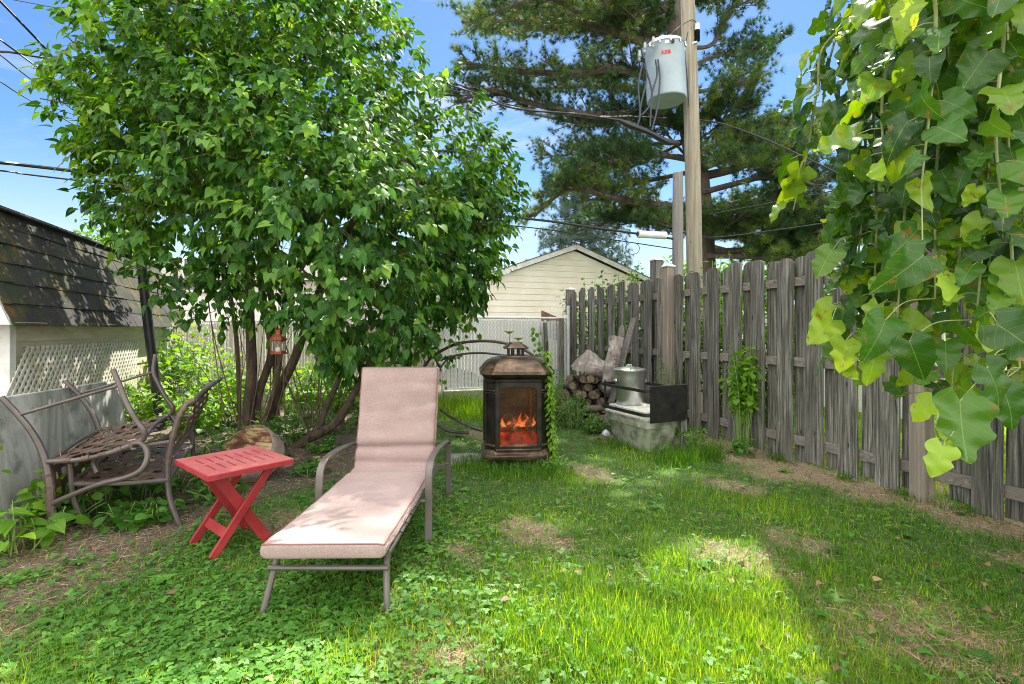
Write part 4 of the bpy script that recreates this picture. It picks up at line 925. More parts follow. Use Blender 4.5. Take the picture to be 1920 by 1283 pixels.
# fire
def emis(name, stops, sc, st_, base=(.02, .005, .002)):
    m, t, b = nm(name); v = coords(t); n = noise(t, v, sc, 4, .6); r = ramp(t, stops, n)
    t.links.new(r.outputs[0], b.inputs['Emission Color']); b.inputs['Emission Strength'].default_value = st_; b.inputs['Base Color'].default_value = (*base, 1); return m
M['ember'] = emis('glowing_embers', [(.36, (.10, .003, .0015)), (.55, (.50, .018, .006)), (.72, (1, .09, .02))], 12, .30)
m, t, b = nm('flame'); sp = t.nodes.new('ShaderNodeSeparateXYZ'); t.links.new(coords(t), sp.inputs[0]); n = noise(t, coords(t, (1, 1, .4)), 16, 3)
h = math_(t, 'ADD', math_(t, 'MULTIPLY', math_(t, 'SUBTRACT', sp.outputs[2], .33), 5), math_(t, 'MULTIPLY', math_(t, 'SUBTRACT', n, .5), 1.6))
r = ramp(t, [(0, (1, .42, .14)), (.3, (1, .25, .05)), (.7, (.75, .05, .008))], h); t.links.new(r.outputs[0], b.inputs['Emission Color']); b.inputs['Emission Strength'].default_value = .55
b.inputs['Base Color'].default_value = (.05, .01, 0, 1); tr = t.nodes.new('ShaderNodeBsdfTransparent'); ms = t.nodes.new('ShaderNodeMixShader')
t.links.new(math_(t, 'MULTIPLY', math_(t, 'SUBTRACT', n, .22), 1.7, True), ms.inputs[0]); t.links.new(tr.outputs[0], ms.inputs[1]); t.links.new(b.outputs[0], ms.inputs[2]); t.links.new(ms.outputs[0], t.nodes['Material Output'].inputs[0]); M['flame'] = m
g = G(); rg = []
for k in range(5): 
    rg.append([F3((.23-.02*k)*math.cos(a)*(1+.12*math.sin(3*a+k)), .20*(1-.12*k)*math.sin(a), .2+.03*k+.02*math.sin(5*a+k)*(k > 0)) for a in np.linspace(0, 2*PI, 24, endpoint=False)])
g.loft(rg).build('embers', M['ember'], st)
M['charlog'] = emis('charred_log', [(.45, (0, 0, 0)), (.62, (.30, .015, .004)), (.75, (.9, .10, .02))], 12, .5, (.03, .018, .012))
for (x0, y0_, z0_, x1, y1_, z1_, r_) in ((-.17, -.05, .36, .16, .0, .40, .036), (-.15, .08, .35, .18, .05, .35, .04), (-.05, -.12, .34, .14, .10, .44, .032)):
    G().tube([F3(x0, y0_, z0_), F3((x0+x1)/2, (y0_+y1_)/2, (z0_+z1_)/2+.01), F3(x1, y1_, z1_)], [r_*.9, r_, r_*.85], 12, smooth=4).build('log', M['charlog'], st)
g = G()
for k in range(15): g.bar(F3(-.16+k*.0235, -.13, .345), F3(-.16+k*.0235, .14, .345), .008, .008)
g.bar(F3(-.18, -.135, .345), F3(.18, -.135, .345), .01, .01); g.build('grate', M['black'], st, smooth=False)
for (x, y, h, wd, ln) in ((-.145, -.11, .12, .032, .03), (-.12, -.10, .07, .04, -.02), (-.07, -.06, .06, .05, -.01), (.045, -.10, .17, .028, -.015), (.065, -.09, .09, .045, .02), (.03, -.11, .06, .04, -.02), (.15, -.09, .11, .026, .03), (.135, -.08, .05, .04, .01), (-.02, -.12, .05, .03, .01), (.12, .02, .12, .03, -.02), (-.03, -.03, .09, .025, .02)):
    rings = []
    for k in range(13):
        q = k/12; r1 = wd*.5*(math.sin(PI*min(1, q*1.05+.12))**.8)*(1-q)**.55+.0008; cx = x+ln*q+.012*math.sin(q*7+x*40); zz = .375+h*q
        rings.append([F3(cx+r1*math.cos(a)*(1+.25*math.sin(2*a+q*6)), y+r1*.45*math.sin(a), zz) for a in np.linspace(0, 2*PI, 12, endpoint=False)])
    G().loft(rings).build('flame', M['flame'], st)
m, t, b = nm('sparkle_flecked_backing'); v = coords(t); vo = nd(t, 'ShaderNodeTexVoronoi', Scale=85.0); t.links.new(v, vo.inputs['Vector'])
f = math_(t, 'MULTIPLY', ramp(t, [(.16, (1, 1, 1)), (.26, (0, 0, 0))], vo.outputs['Distance']).outputs[0], ramp(t, [(.45, (0, 0, 0)), (.6, (1, 1, 1))], noise(t, v, 16, 4)).outputs[0])
t.links.new(mixc(t, f, (.05, .010, .005), (.36, .20, .05)), b.inputs['Base Color']); b.inputs['Roughness'].default_value = .5; M['liner'] = m  # gold flecks paint the lit mesh's sparkle onto a dark red base
M['redback'] = mat_noise('dark_red_liner', (.10, .016, .010), (.26, .05, .025), 11, .6, .2, .3, .004)  # mottled dark red liner colour
panel(3, 'back_panel', M['liner'], .012); panel(2, 'back_panel', M['liner'], .012); panel(4, 'back_panel', M['liner'], .012)
g = G(); g.box(F3(.135, .05, .50), (.012, .30, .56), [FX, FY, (0, 0, 1)]); g.build('liner_panel', M['redback'], st, smooth=False)
for sx in (-1, 1):
    for sy in (-1, 1): G().lathe([(.022, -.01), (.034, .0), (.030, .05), (.045, .11)], F3(sx*.22, sy*.20, 0), 12).build('foot', M['bronze'], st)
G().lathe([(.11, .0), (.16, .03), (.165, .045), (.158, .045), (.105, .012)], F3(.06, -.17, .02), 28).build('ash_pan', M['galv'], st)
# paving stone near the fireplace
tag(G().box((-.42, 4.88, .012), (.42, .38, .05), [unit([1, .1, 0]), unit([-.1, 1, 0]), (0, 0, 1)]).build('paving_stone', M['conc'], None, bevel=.012, off=(-.42, 4.88, 0)), 'grey paving stone sunk in the grass left of the fireplace', 'paving stone')

# ================================================================ ARCHED METAL FRAME
M['archm'] = mat_noise('dark_brown_iron', (.04, .03, .025), (.10, .08, .065), 10, .5, .3, .2, .002)
ar_ = thing('arched_metal_frame', P(900, 845, 5.7), 'dark arched metal swing frame half hidden behind the chaise and the fireplace', 'garden frame')
Ya = 5.75
def arcp(L_): return [P(x, y, yy) for x, y, yy in L_]
G().tube(arcp([(790, 700, Ya), (800, 682, Ya), (813, 667, Ya), (848, 648, Ya), (880, 641, Ya), (920, 640, Ya), (960, 647, Ya), (990, 660, Ya), (1008, 678, Ya), (1020, 700, Ya), (1028, 760, Ya), (1030, 850, Ya)]), .017, 9, smooth=5).build('outer_arch', M['archm'], ar_)
G().tube(arcp([(815, 706, Ya-.1), (826, 690, Ya-.1), (840, 673, Ya-.1), (862, 665, Ya-.1), (895, 662, Ya-.1), (925, 664, Ya-.1), (960, 670, Ya-.1), (985, 690, Ya-.1), (990, 760, Ya-.1)]), .012, 9, smooth=5).build('inner_arch', M['archm'], ar_)
G().tube(arcp([(813, 667, Ya), (820, 680, Ya), (826, 695, Ya-.1)]), .014, 9, smooth=3).build('corner_brace', M['archm'], ar_)
G().tube(arcp([(790, 700, Ya), (780, 780, Ya), (775, 838, Ya)]), .017, 9, smooth=3).build('leg', M['archm'], ar_)
G().tube(arcp([(826, 768, 6.2), (845, 782, 6.0), (880, 800, 5.9), (905, 808, 5.9)]), .016, 9, smooth=3).build('lower_bar', M['archm'], ar_)
G().tube(arcp([(815, 792, 5.9), (840, 808, 5.9), (880, 812, 5.9)]), .018, 9, smooth=3).build('lower_bar', M['archm'], ar_)
# plant stake beside fireplace
SK = [P(1037, 880, 4.62), P(1033, 800, 4.62), P(1029, 720, 4.6), P(1026, 640, 4.58)]
tag(G().tube(SK, .009, 8, smooth=3).build('plant_stake', M['black'], None, off=SK[0]), 'thin black stake wound with a vine, right of the fireplace', 'plant stake')

# ================================================================ TUB, RACK, BIN
RA, RB = unit([.34, -.75, 0]), unit([.44, .34, 0]); RB = unit(RB-RA*np.dot(RA, RB)); R0 = np.array([1.07, 5.87, 0])
def R3(a, b, z): return R0+RA*a+RB*b+np.array([0, 0, z])
M['tub'] = mat_noise('grimy_cream_plastic', (.34, .35, .28), (.50, .50, .41), 4, .6, 0, .2, .002, extra=(6, .44, .60, (.17, .20, .12)))
M['lidp'] = mat_noise('weathered_white_lid', (.56, .55, .50), (.74, .73, .68), 5, .6, 0, .2, .002, extra=(9, .62, .72, (.36, .33, .27)))
def rrect(a0, a1, b0, b1, z, r=.05, n=5):
    pts = []
    for ca, cb, s in ((a1-r, b1-r, 0), (a0+r, b1-r, 1), (a0+r, b0+r, 2), (a1-r, b0+r, 3)):
        for k in range(n): q = s*PI/2+k*PI/2/(n-1); pts.append(R3(ca+r*math.cos(q), cb+r*math.sin(q), z))
    return pts
tub = thing('storage_tub', tuple(R3(.4, .28, 0)), 'grimy cream plastic storage tub with white lid, inside the black rack by the fence', 'tub')
G().loft([rrect(.12, .72, .06, .42, .0), rrect(.07, .77, .02, .45, .24), rrect(.065, .775, .015, .455, .25), rrect(.055, .785, .005, .46, .255), rrect(.05, .79, .005, .46, .33, .06), rrect(.03, .80, -.012, .475, .335, .06), rrect(.03, .80, -.012, .475, .35, .06)]).build('body', M['tub'], tub)
G().loft([rrect(.02, .805, -.015, .48, .35, .06), rrect(.02, .805, -.015, .48, .362, .06), rrect(.06, .77, .02, .45, .368, .06), rrect(.06, .77, .02, .45, .425, .05), rrect(.08, .75, .04, .43, .432, .05)]).build('lid', M['lidp'], tub)
rk = thing('metal_rack', tuple(R3(.4, .28, 0)), 'black metal cart frame with one solid end panel, around the cream tub', 'rack')
for z in (.405, .655):
    lp = rrect(-.02, .83, -.03, .50, z, .08, 6); lp.append(lp[0]); lp.append(lp[1]); rings = []
    lp = np.array(lp); T = unit(np.gradient(lp, axis=0))
    for p, q in zip(lp[:-1], T[:-1]):
        o_ = unit(np.cross(q, (0, 0, 1))); rings.append([p+o_*.010*a+np.array([0, 0, .016*b]) for a, b in ((-1, -1), (1, -1), (1, 1), (-1, 1))])
    G().loft(rings, cap=False).build('ring', M['black'], rk, smooth=False)
for a, b in ((-.02, .05), (-.02, .42), (.82, .03), (.82, .46)):
    G().tube([R3(a, b, .36), R3(a, b, .69)], .012, 8).build('upright', M['black'], rk)
G().loft([[R3(.842, b, z), R3(.852, b, z), R3(.852, b2, z), R3(.842, b2, z)] for b, b2, z in ((.0, .49, .33), (.0, .49, .71))]).build('end_panel', M['black'], rk, smooth=False)
for a, b in ((.78, .46),): G().bar(R3(a+.04, b, -.01), R3(a+.04, b, .34), .06, .05, up=(0, 1, 0)).build('wooden_leg', M['fence'], rk, smooth=False)
bc = np.array([P(1180, 0, 5.75)[0], 5.75, .434])
bn2 = thing('galvanised_bin', tuple(bc), 'galvanised metal bin with lid standing on the cream tub lid', 'bin')
G().lathe([(.140, 0), (.145, .005), (.147, .02), (.150, .025), (.165, .30), (.168, .32), (.172, .385), (.176, .392)], bc, 40).build('body', M['galv'], bn2)
G().lathe([(.183, .382), (.185, .390), (.184, .402), (.165, .410), (.10, .425), (.03, .432), (.01, .433)], bc, 40).build('lid', M['galv'], bn2)
g = G(); g.tube([bc+[-.03, 0, .430], bc+[-.02, 0, .452], bc+[.02, 0, .452], bc+[.03, 0, .430]], .006, 8, smooth=4); g.lathe([(.012, .43), (.014, .455), (.004, .46)], bc, 10); g.build('lid_handle', M['galv'], bn2)
for sg in (-1, 1):
    c = bc+np.array([.172*sg, -.05, .27]); g = G(); g.lathe([(.030, 0), (.022, .02), (.010, .032), (.003, .034)], c-np.array([.012*sg, 0, 0]), 16, [(0, 1, 0), (0, 0, 1), (sg, 0, 0)]); g.build('ear', M['galv'], bn2)
# crumpled foil bag by the tub
g = G(); c = np.array(P(1136, 800, 5.95)); c[2] = .05; rings = []
for k in range(9):
    q = k/8; r1 = .055*math.sin(PI*min(1, q*.9+.08)); rings.append([c+np.array([r1*math.cos(a)*(1+.3*fb((a*3, q*5, 1))), r1*math.sin(a)*(1+.3*fb((a*4, q*5, 2))), -.05+.10*q]) for a in np.linspace(0, 2*PI, 14, endpoint=False)])
tag(g.loft(rings).build('crumpled_bag', mat_noise('clear_plastic_bag', (.35, .42, .46), (.62, .68, .72), 14, .25, .1, .5, .01), None, off=c), 'small crumpled pale plastic bag on the ground left of the cream tub', 'bag')

# ================================================================ WOODPILE
M['fwbark'] = bark_mat('firewood_bark', (.06, .048, .04), (.22, .175, .145), 16, .8, .01, 1)
m, t, b = nm('firewood_end'); n = noise(t, coords(t), 22, 5, .6); t.links.new(ramp(t, [(.35, (.10, .07, .05)), (.6, (.26, .19, .13)), (.75, (.38, .30, .22))], n).outputs[0], b.inputs['Base Color']); b.inputs['Roughness'].default_value = .9; bump(t, b, n, .5, .004); M['fwend'] = m
wd_dir = unit([-.10, -1, .0]); rowdir = unit([1, -.10, 0])
logs = []; zc = .06; wrows = [9, 9, 8, 8, 7, 7]
descr_h = ['bottom', 'second', 'third', 'fourth', 'fifth', 'top']
ordn = ['first', 'second', 'third', 'fourth', 'fifth', 'sixth', 'seventh', 'eighth', 'ninth']
for ri, n_ in enumerate(wrows):
    xo = .70+ .035*ri
    for k in range(n_):
        r_ = random.uniform(.036, .066); c = np.array([xo+k*.108+random.uniform(-.02, .02), 7.22-.03*k+random.uniform(-.13, .12), zc+random.uniform(-.016, .012)])
        dvv = unit(wd_dir+np.array([random.uniform(-.38, .30), 0, random.uniform(-.12, .10)])); x_ = unit(np.cross(dvv, (0, 0, 1))); z_ = np.cross(x_, dvv); ln = random.uniform(.34, .44)
        T = thing('firewood_log', tuple(c), f'bark covered firewood log, {ordn[k]} from the left in the {descr_h[ri]} row of the pile', 'log', 'firewood logs in the pile by the fence')
        def rg_(h, s): return [c+dvv*h+(x_*math.cos(a)+z_*math.sin(a))*r_*s*(1+.10*fb((math.cos(a)*2+k, math.sin(a)*2+ri, h*2))) for a in np.linspace(0, 2*PI, 14, endpoint=False)]
        G().loft([rg_(-ln/2, 1), rg_(0, 1.03), rg_(ln/2, 1)]).build('bark', M['fwbark'], T)
        G().loft([rg_(ln/2+.001, .93), rg_(ln/2+.004, .5), rg_(ln/2+.004, .1)]).build('cut_end', M['fwend'], T)
        G().loft([rg_(-ln/2-.001, .93), rg_(-ln/2-.004, .5), rg_(-ln/2-.004, .1)]).build('cut_end', M['fwend'], T)
    zc += .105
for j, (a, b, r_, lb) in enumerate((((1.10, 6.75, .06), (1.42, 6.55, .17), .045, 'fallen pale log tilted against the foot of the woodpile, nearest the tub'), ((.98, 6.80, .20), (1.30, 6.72, .24), .048, 'loose log lying crosswise on the front of the woodpile'), ((1.02, 6.62, .03), (1.24, 6.75, .10), .03, 'thin split stick on the ground before the woodpile'))):
    T = thing('firewood_log', a, lb, 'log', 'loose logs fallen from the pile')
    a, b = np.array(a), np.array(b); G().tube([a, (a+b)/2, b], [r_, r_*1.05, r_*.95], 12).build('bark', M['fwbark'], T)
    dd = unit(b-a)
    for e_, s_ in ((a, -1), (b, 1)): G().tube([e_+dd*s_*.001, e_+dd*s_*.004], r_*.9, 12).build('cut_end', M['fwend'], T)
# leaning boards and cloths
M['cloth'] = mat_noise('faded_taupe_cloth', (.19, .165, .15), (.31, .275, .255), 4, .95, 0, .4, .004, extra=(7, .5, .68, (.45, .41, .39)))
A = np.array(P(1139, 745, 6.1)); A[2] = .02; A = np.array([1.17, 6.35, .0]); B = np.array(P(1188, 597, 6.9)); B[0] += .0
o = G().bar(A, B, .11, .022, up=unit([-.9, -.35, .35])).build('leaning_board', M['rail'], None, bevel=.004, off=A); tag(o, 'long grey board leaning diagonally against the fence behind the bin', 'board')
A2 = np.array([1.30, 6.75, 0]); B2 = np.array(P(1168, 606, 7.05))
pl2 = [(-.06, 0), (.06, 0), (.06, 1.30), (.02, 1.40), (-.03, 1.42), (-.06, 1.36)]; v2 = unit(B2-A2); u2 = unit(np.cross(v2, (-.9, -.35, .3)));
o = G().prism(pl2, A2, u2, v2, .022).build('leaning_board', M['rail'], None, bevel=.003, off=A2); tag(o, 'pointed grey picket board leaning behind the draped cloth', 'board')
def drape(pts_grid, nme, label, off, th=.006):
    Gd = np.array(pts_grid); nu, nv = Gd.shape[:2]
    # refine with cubic interpolation and add wrinkles
    def ref(Q, k):
        out = []
        for i in range(len(Q)-1):
            for q in range(k): out.append(Q[i]*(1-q/k)+Q[i+1]*(q/k))
        out.append(Q[-1]); return np.array(out)
    R1 = np.array([spline(Gd[:, j], 1, 7)[0] for j in range(nv)]).transpose(1, 0, 2); R2 = np.array([spline(R1[i], 1, 7)[0] for i in range(len(R1))])
    a, b, _ = R2.shape; g = G(); V = []
    for i in range(a):
        for j in range(b):
            p = R2[i, j]; u1 = j/b*7+2.5*fb(p, 3.0)+.6*i/a; u2 = i/a*5+2*fb(p+5, 3.5); rdg = abs(math.sin(u1*PI))**.6; V.append(p+np.array([.014*fb(p, 9), -.045*rdg-.018*abs(math.sin(u2*PI)), .022*rdg+.03*fb(p, 11)-.05*(i == a-1)*random.random()]))
    Fc = [(i*b+j, i*b+j+1, (i+1)*b+j+1, (i+1)*b+j) for i in range(a-1) for j in range(b-1)]
    g.add(V, Fc); o = g.build(nme, M['cloth'], None, off=off, ang=2); s = o.modifiers.new('s', 'SOLIDIFY'); s.thickness = th
    return tag(o, label, 'cloth')
top_c = np.array(P(1150, 634, 6.62))
drape([[P(1140, 636, 6.72), P(1152, 632, 6.70), P(1168, 636, 6.75)], [P(1139, 660, 6.62), P(1151, 662, 6.55), P(1163, 660, 6.62)], [P(1131, 690, 6.55), P(1147, 690, 6.48), P(1157, 688, 6.55)], [P(1126, 730, 6.52), P(1140, 732, 6.45), P(1150, 722, 6.52)]], 'draped_cloth', 'taupe cloth hanging in folds over the leaning board', P(1150, 720, 6.6))
drape([[P(1068, 690, 7.20), P(1098, 662, 7.25), P(1112, 664, 7.28), P(1140, 690, 7.1)], [P(1078, 698, 6.98), P(1095, 676, 7.05), P(1116, 684, 7.05), P(1138, 698, 6.98)], [P(1090, 696, 6.92), P(1100, 698, 6.94), P(1120, 699, 6.92), P(1134, 704, 6.90)]], 'crumpled_cloth', 'crumpled pale cloth lying on top of the woodpile', P(1100, 690, 7.1))

# ================================================================ LANTERN
LC = np.array(P(522, 652, 4.45)); LC[2] = P(522, 664, 4.45)[2]
ln = thing('lantern', tuple(LC), 'small rust orange metal candle lantern hanging from a lilac branch', 'lantern')
M['lant'] = mat_noise('rust_orange_metal', (.19, .045, .02), (.28, .075, .033), 12, .45, .2, .1, .001)
def hx(r, z): return [LC+np.array([r*math.cos(a+.26), r*math.sin(a+.26), z]) for a in np.linspace(0, 2*PI, 6, endpoint=False)]
G().loft([hx(.070, 0), hx(.072, .012), hx(.064, .018)]).build('base', M['lant'], ln, smooth=False)
g = G()
for i in range(6): g.tube([hx(.060, .015)[i], hx(.060, .125)[i]], .005, 6)
for z in (.022, .118): 
    q = hx(.060, z)
    for i in range(6): g.bar(q[i], q[(i+1) % 6], .006, .008)
g.build('frame', M['lant'], ln, smooth=False)
G().loft([hx(.072, .122), hx(.074, .130), hx(.060, .150), hx(.040, .170), hx(.030, .175), hx(.030, .20), hx(.036, .204), hx(.034, .212), hx(.018, .222)]).build('roof', M['lant'], ln, smooth=False)
m, t, b = nm('lantern_glass'); b.inputs['Transmission Weight'].default_value = .9; b.inputs['Roughness'].default_value = .05; b.inputs['Base Color'].default_value = (.95, .97, .95, 1); b.inputs['IOR'].default_value = 1.1; M['glass'] = m
G().loft([hx(.057, .018), hx(.057, .12)], cap=False).build('glass', M['glass'], ln, smooth=False)
G().lathe([(.022, .014), (.022, .06), (.002, .064)], LC, 14).build('candle', plain('candle_wax', (.75, .72, .62), .5), ln)
th = np.linspace(0, PI, 8); G().tube([LC+np.array([.03*math.cos(a), 0, .215+.055*math.sin(a)]) for a in th], .0025, 6).build('handle', M['lant'], ln)
# ================================================================ VEGETATION
def rdir(n): v = rng.normal(size=(n, 3)); return unit(v)
def limb(g, pts, r0, r1, n=8, sm=5, wob=.0):
    pts = np.array(pts, float)
    if wob: pts[1:-1] += rng.normal(size=pts[1:-1].shape)*wob
    g.tube(pts, np.linspace(r0, r1, 6), n, smooth=sm)
# ---------------------------------------------------------------- lilac
LB = np.array([P(505, 800, 6)[0], 6.0, 0])
lil = thing('lilac_tree', tuple(LB), 'large multi-stemmed lilac with drooping heart-shaped leaves filling the left half', 'tree')
lobes = [(P(330, 150, 5.0), 1.25), (P(560, 130, 5.2), 1.45), (P(790, 320, 5.4), 1.15), (P(660, 400, 4.3), .90), (P(360, 340, 4.9), .95), (P(690, 575, 4.5), .62), (P(850, 470, 5.7), .88),
         (P(440, -120, 5.3), 1.5), (P(640, 0, 5.3), .72), (P(230, 70, 4.9), .95), (P(160, 230, 4.8), .58), (P(520, 470, 4.7), .55), (P(800, 610, 5.7), .52), (P(880, 400, 5.6), .62), (P(230, 400, 4.9), .48),
         (P(520, 200, 6.6), 1.7), (P(760, 420, 6.9), 1.3), (P(380, 300, 6.6), 1.2), (P(620, 660, 5.0), .40), (P(330, 520, 4.7), .38), (P(880, 580, 6.0), .34), (P(500, 300, 4.5), .8), (P(655, 680, 5.0), .34), (P(480, 540, 5.2), .42), (P(410, 570, 4.9), .30), (P(580, 610, 4.7), .28), (P(925, 380, 5.8), .48), (P(930, 300, 5.9), .42), (P(860, 500, 5.2), .42)]
LP_ = np.array([q[0] for q in lobes]); LR = np.array([q[1] for q in lobes])
g = G(); stems = []
def st_(pts, r0, r1): limb(g, [P(*p) for p in pts], r0*.80, r1*.7, 10, 6, .02); stems.append([np.array(P(*p)) for p in pts])
st_([(462, 815, 6.1), (466, 760, 6.1), (474, 690, 6.05), (470, 600, 6.0), (462, 480, 5.9), (430, 330, 5.8), (400, 150, 5.6)], .092, .05)
st_([(486, 812, 6.2), (492, 740, 6.2), (504, 660, 6.15), (498, 590, 6.1), (490, 500, 6.0), (500, 380, 5.9), (530, 200, 5.7)], .065, .04)
st_([(500, 812, 6.0), (520, 745, 6.0), (548, 680, 6.0), (575, 610, 5.9), (610, 520, 5.8), (680, 400, 5.6), (760, 300, 5.5)], .085, .035)
st_([(486, 815, 5.9), (508, 770, 5.85), (522, 715, 5.85), (526, 650, 5.9), (530, 560, 5.9), (560, 400, 5.8), (600, 200, 5.7)], .045, .025)
st_([(545, 848, 5.5), (580, 825, 5.5), (625, 795, 5.4), (655, 755, 5.3), (690, 690, 5.2), (740, 600, 5.3), (800, 500, 5.5)], .075, .03)
st_([(560, 838, 5.6), (592, 800, 5.6), (606, 765, 5.6), (650, 680, 5.6), (700, 590, 5.7)], .06, .03)
st_([(520, 800, 6.3), (512, 640, 6.3), (505, 480, 6.2), (470, 300, 6.2)], .05, .03)
st_([(450, 815, 6.3), (440, 640, 6.3), (415, 480, 6.2), (350, 350, 6.0), (260, 250, 5.6)], .04, .02)
for k in range(70):                     # branches fan out from the stems into the crown
    s = stems[random.randrange(len(stems))]; i = random.randrange(len(s)//2, len(s)); a = s[i]; j = random.choices(range(len(lobes)), weights=LR)[0]
    b = LP_[j]+rdir(1)[0]*LR[j]*.6
    if np.linalg.norm(b-a) > 2.6: continue
    limb(g, [a, a*.65+b*.35+[0, 0, .12], a*.3+b*.7+[0, 0, .12], b], random.uniform(.014, .026), .005, 6, 4, .06)
g.build('trunk', M['bark'], lil)
NS = 4900
j = rng.choice(len(lobes), NS, p=LR**2/np.sum(LR**2)); dv = rdir(NS); dv[:, 2] *= .9
rad = 1-.62*rng.random(NS)**1.9
pc = LP_[j]+dv*(LR[j]*rad)[:, None]
keep = (sn(pc, 2.6) > -.62) & (pc[:, 2] > .75)
# keep the lower middle open where the stems show
pxx = 960+F*pc[:, 0]/pc[:, 1]; pyy = 617-F*(pc[:, 2]-EYE)/pc[:, 1]
open_ = (pxx > 420) & (pxx < 590) & (pyy > 625) & (rng.random(NS) < .93)
open2 = (pxx < 420) & (pyy > 560) & (rng.random(NS) < .6)
xb = np.interp(pyy, [-400, -50, 0, 100, 160, 230, 330, 440, 500, 620], [420, 180, 110, 72, 52, 75, 125, 165, 215, 330]); xr = np.interp(pyy, [-400, -50, 0, 100, 200, 320, 400, 470, 520, 600, 660, 760], [560, 700, 735, 850, 925, 990, 985, 965, 935, 900, 870, 700])
keep &= ~open_ & ~open2 & (pxx > xb+18) & (pxx < xr-12)
pc, dv, j = pc[keep], dv[keep], j[keep]; NS = len(pc)
cen = np.array([-2.5, 5.4, 2.6]); outw = unit(dv*.7+unit(pc-cen)*.6)
sd = unit(outw*.8+np.array([0, 0, .25])+rng.normal(size=(NS, 3))*.35)     # shoot direction
twig = G(); LPp, LD, LN, LS, LRn = [], [], [], [], []
for i in range(NS):
    L_ = random.uniform(.16, .34); d = sd[i]; base = pc[i]-d*L_*.5; npair = random.choice((3, 4, 4, 5))
    bend = np.array([0, 0, -.35]); x = unit(np.cross(d, (0, 0, 1))+1e-6)
    rs_ = random.random()*.65+.12
    for k in range(npair+1):
        q = (k+.4)/(npair+.4); p = base+d*L_*q+bend*L_*q*q*.5
        roll = (k % 2)*PI/2+rng.normal()*.3; side0 = x*math.cos(roll)+np.cross(d, x)*math.sin(roll)
        for sg in ((-1, 1) if k < npair else (1,)):
            sdv = side0*sg if k < npair else d
            dd = unit(sdv*.62+outw[i]*.42+d*.2+np.array([0, 0, -.72])+rng.normal(size=3)*.20)
            LPp.append(p+unit(sdv)*.012); LD.append(dd); LN.append(unit(outw[i]*.75+np.array([0, 0, .75])+rng.normal(size=3)*.28)); LS.append(random.uniform(.052, .104)*(1 if k else .8)); LRn.append(min(1, max(0, rs_+rng.normal()*.17)))
    if i % 2 == 0: twig.tube([base-d*.12, base+d*L_*.5, base+d*L_+bend*L_*.5], .0028, 4, cap=False)
LPp, LD, LN, LS, LRn = map(np.array, (LPp, LD, LN, LS, LRn))
print('lilac leaves', len(LPp))
build_inst('crown', M['lilac'], lil, [(LILAC, LPp, frames(LD, LN), LS, LRn)])
twig.build('twigs', M['twig'], lil, smooth=False)
# thin bare suckers between the stems
g = G()
for k in range(26):
    x0 = random.uniform(420, 640); a = P(x0, 800+random.uniform(-20, 20), random.uniform(5.4, 6.4)); b = np.array(a)+[random.uniform(-.5, .5), random.uniform(-.3, .3), random.uniform(.9, 1.9)]
    limb(g, [a, (np.array(a)+b)/2+rng.normal(size=3)*.05, b], .008, .003, 5, 4)
g.build('suckers', M['twig'], lil)

# ---------------------------------------------------------------- generic leafy clump
def plant(name, base, h, spread, nst, nleaf, ls, mat, label, cat='plant', tmpl=None, group=None, up=.8, stemr=.004, lean=(0, 0), droop=.15, fromz=.15, smat='stemgreen'):
    base = np.array([base[0], base[1], 0.]); T = thing(name, tuple(base), label, cat, group); tmpl = tmpl or ROUND
    g = G(); Pp, Dd, Nn, Ss, Rr = [], [], [], [], []
    for i in range(nst):
        a = rng.uniform(0, 2*PI); r0 = spread*.35*math.sqrt(rng.random()); r1 = spread*math.sqrt(rng.random()); hh = h*rng.uniform(.55, 1.0)*(1-.25*(r1/spread)**2)
        b0 = base+[r0*math.cos(a), r0*math.sin(a), 0]; b1 = base+[r1*math.cos(a)+lean[0]*hh, r1*math.sin(a)+lean[1]*hh, hh]; mid = (b0+b1)/2+[0, 0, .12*hh]+rng.normal(size=3)*.02
        pts, rr_ = spline([b0, mid, b1], [stemr, stemr*.5], 6); g.tube(pts, rr_, 5, cap=False); n = max(2, int(nleaf*rng.uniform(.7, 1.2)*hh/h)); rs_ = rng.uniform(.15, .75)
        for k in range(n):
            q = fromz+(1-fromz)*(k+rng.random()*.6)/n; p = pts[min(len(pts)-1, int(q*(len(pts)-1)))]; f = q*(len(pts)-1)-int(q*(len(pts)-1))
            if int(q*(len(pts)-1))+1 < len(pts): p = p*(1-f)+pts[int(q*(len(pts)-1))+1]*f
            az = k*2.4+rng.normal()*.4+i; d = np.array([math.cos(az), math.sin(az), 0]); p2 = p+d*rng.uniform(.01, .05)*(ls/.06)
            Pp.append(p2); Dd.append(unit(d+np.array([0, 0, -droop+rng.normal()*.25]))); Nn.append(unit(np.array([0, 0, up])+d*.3+rng.normal(size=3)*.3)); Ss.append(ls*rng.uniform(.55, 1.1)); Rr.append(min(1, max(0, rs_+rng.normal()*.12)))
    g.build('stems', M[smat], T, smooth=False)
    build_inst('leaves', M[mat], T, [(tmpl, np.array(Pp), frames(np.array(Dd), np.array(Nn)), np.array(Ss), np.array(Rr))])
    return T
def pxy(px, py): Y = F*1.3/(py-617); return ((px-960)/F*Y, Y)
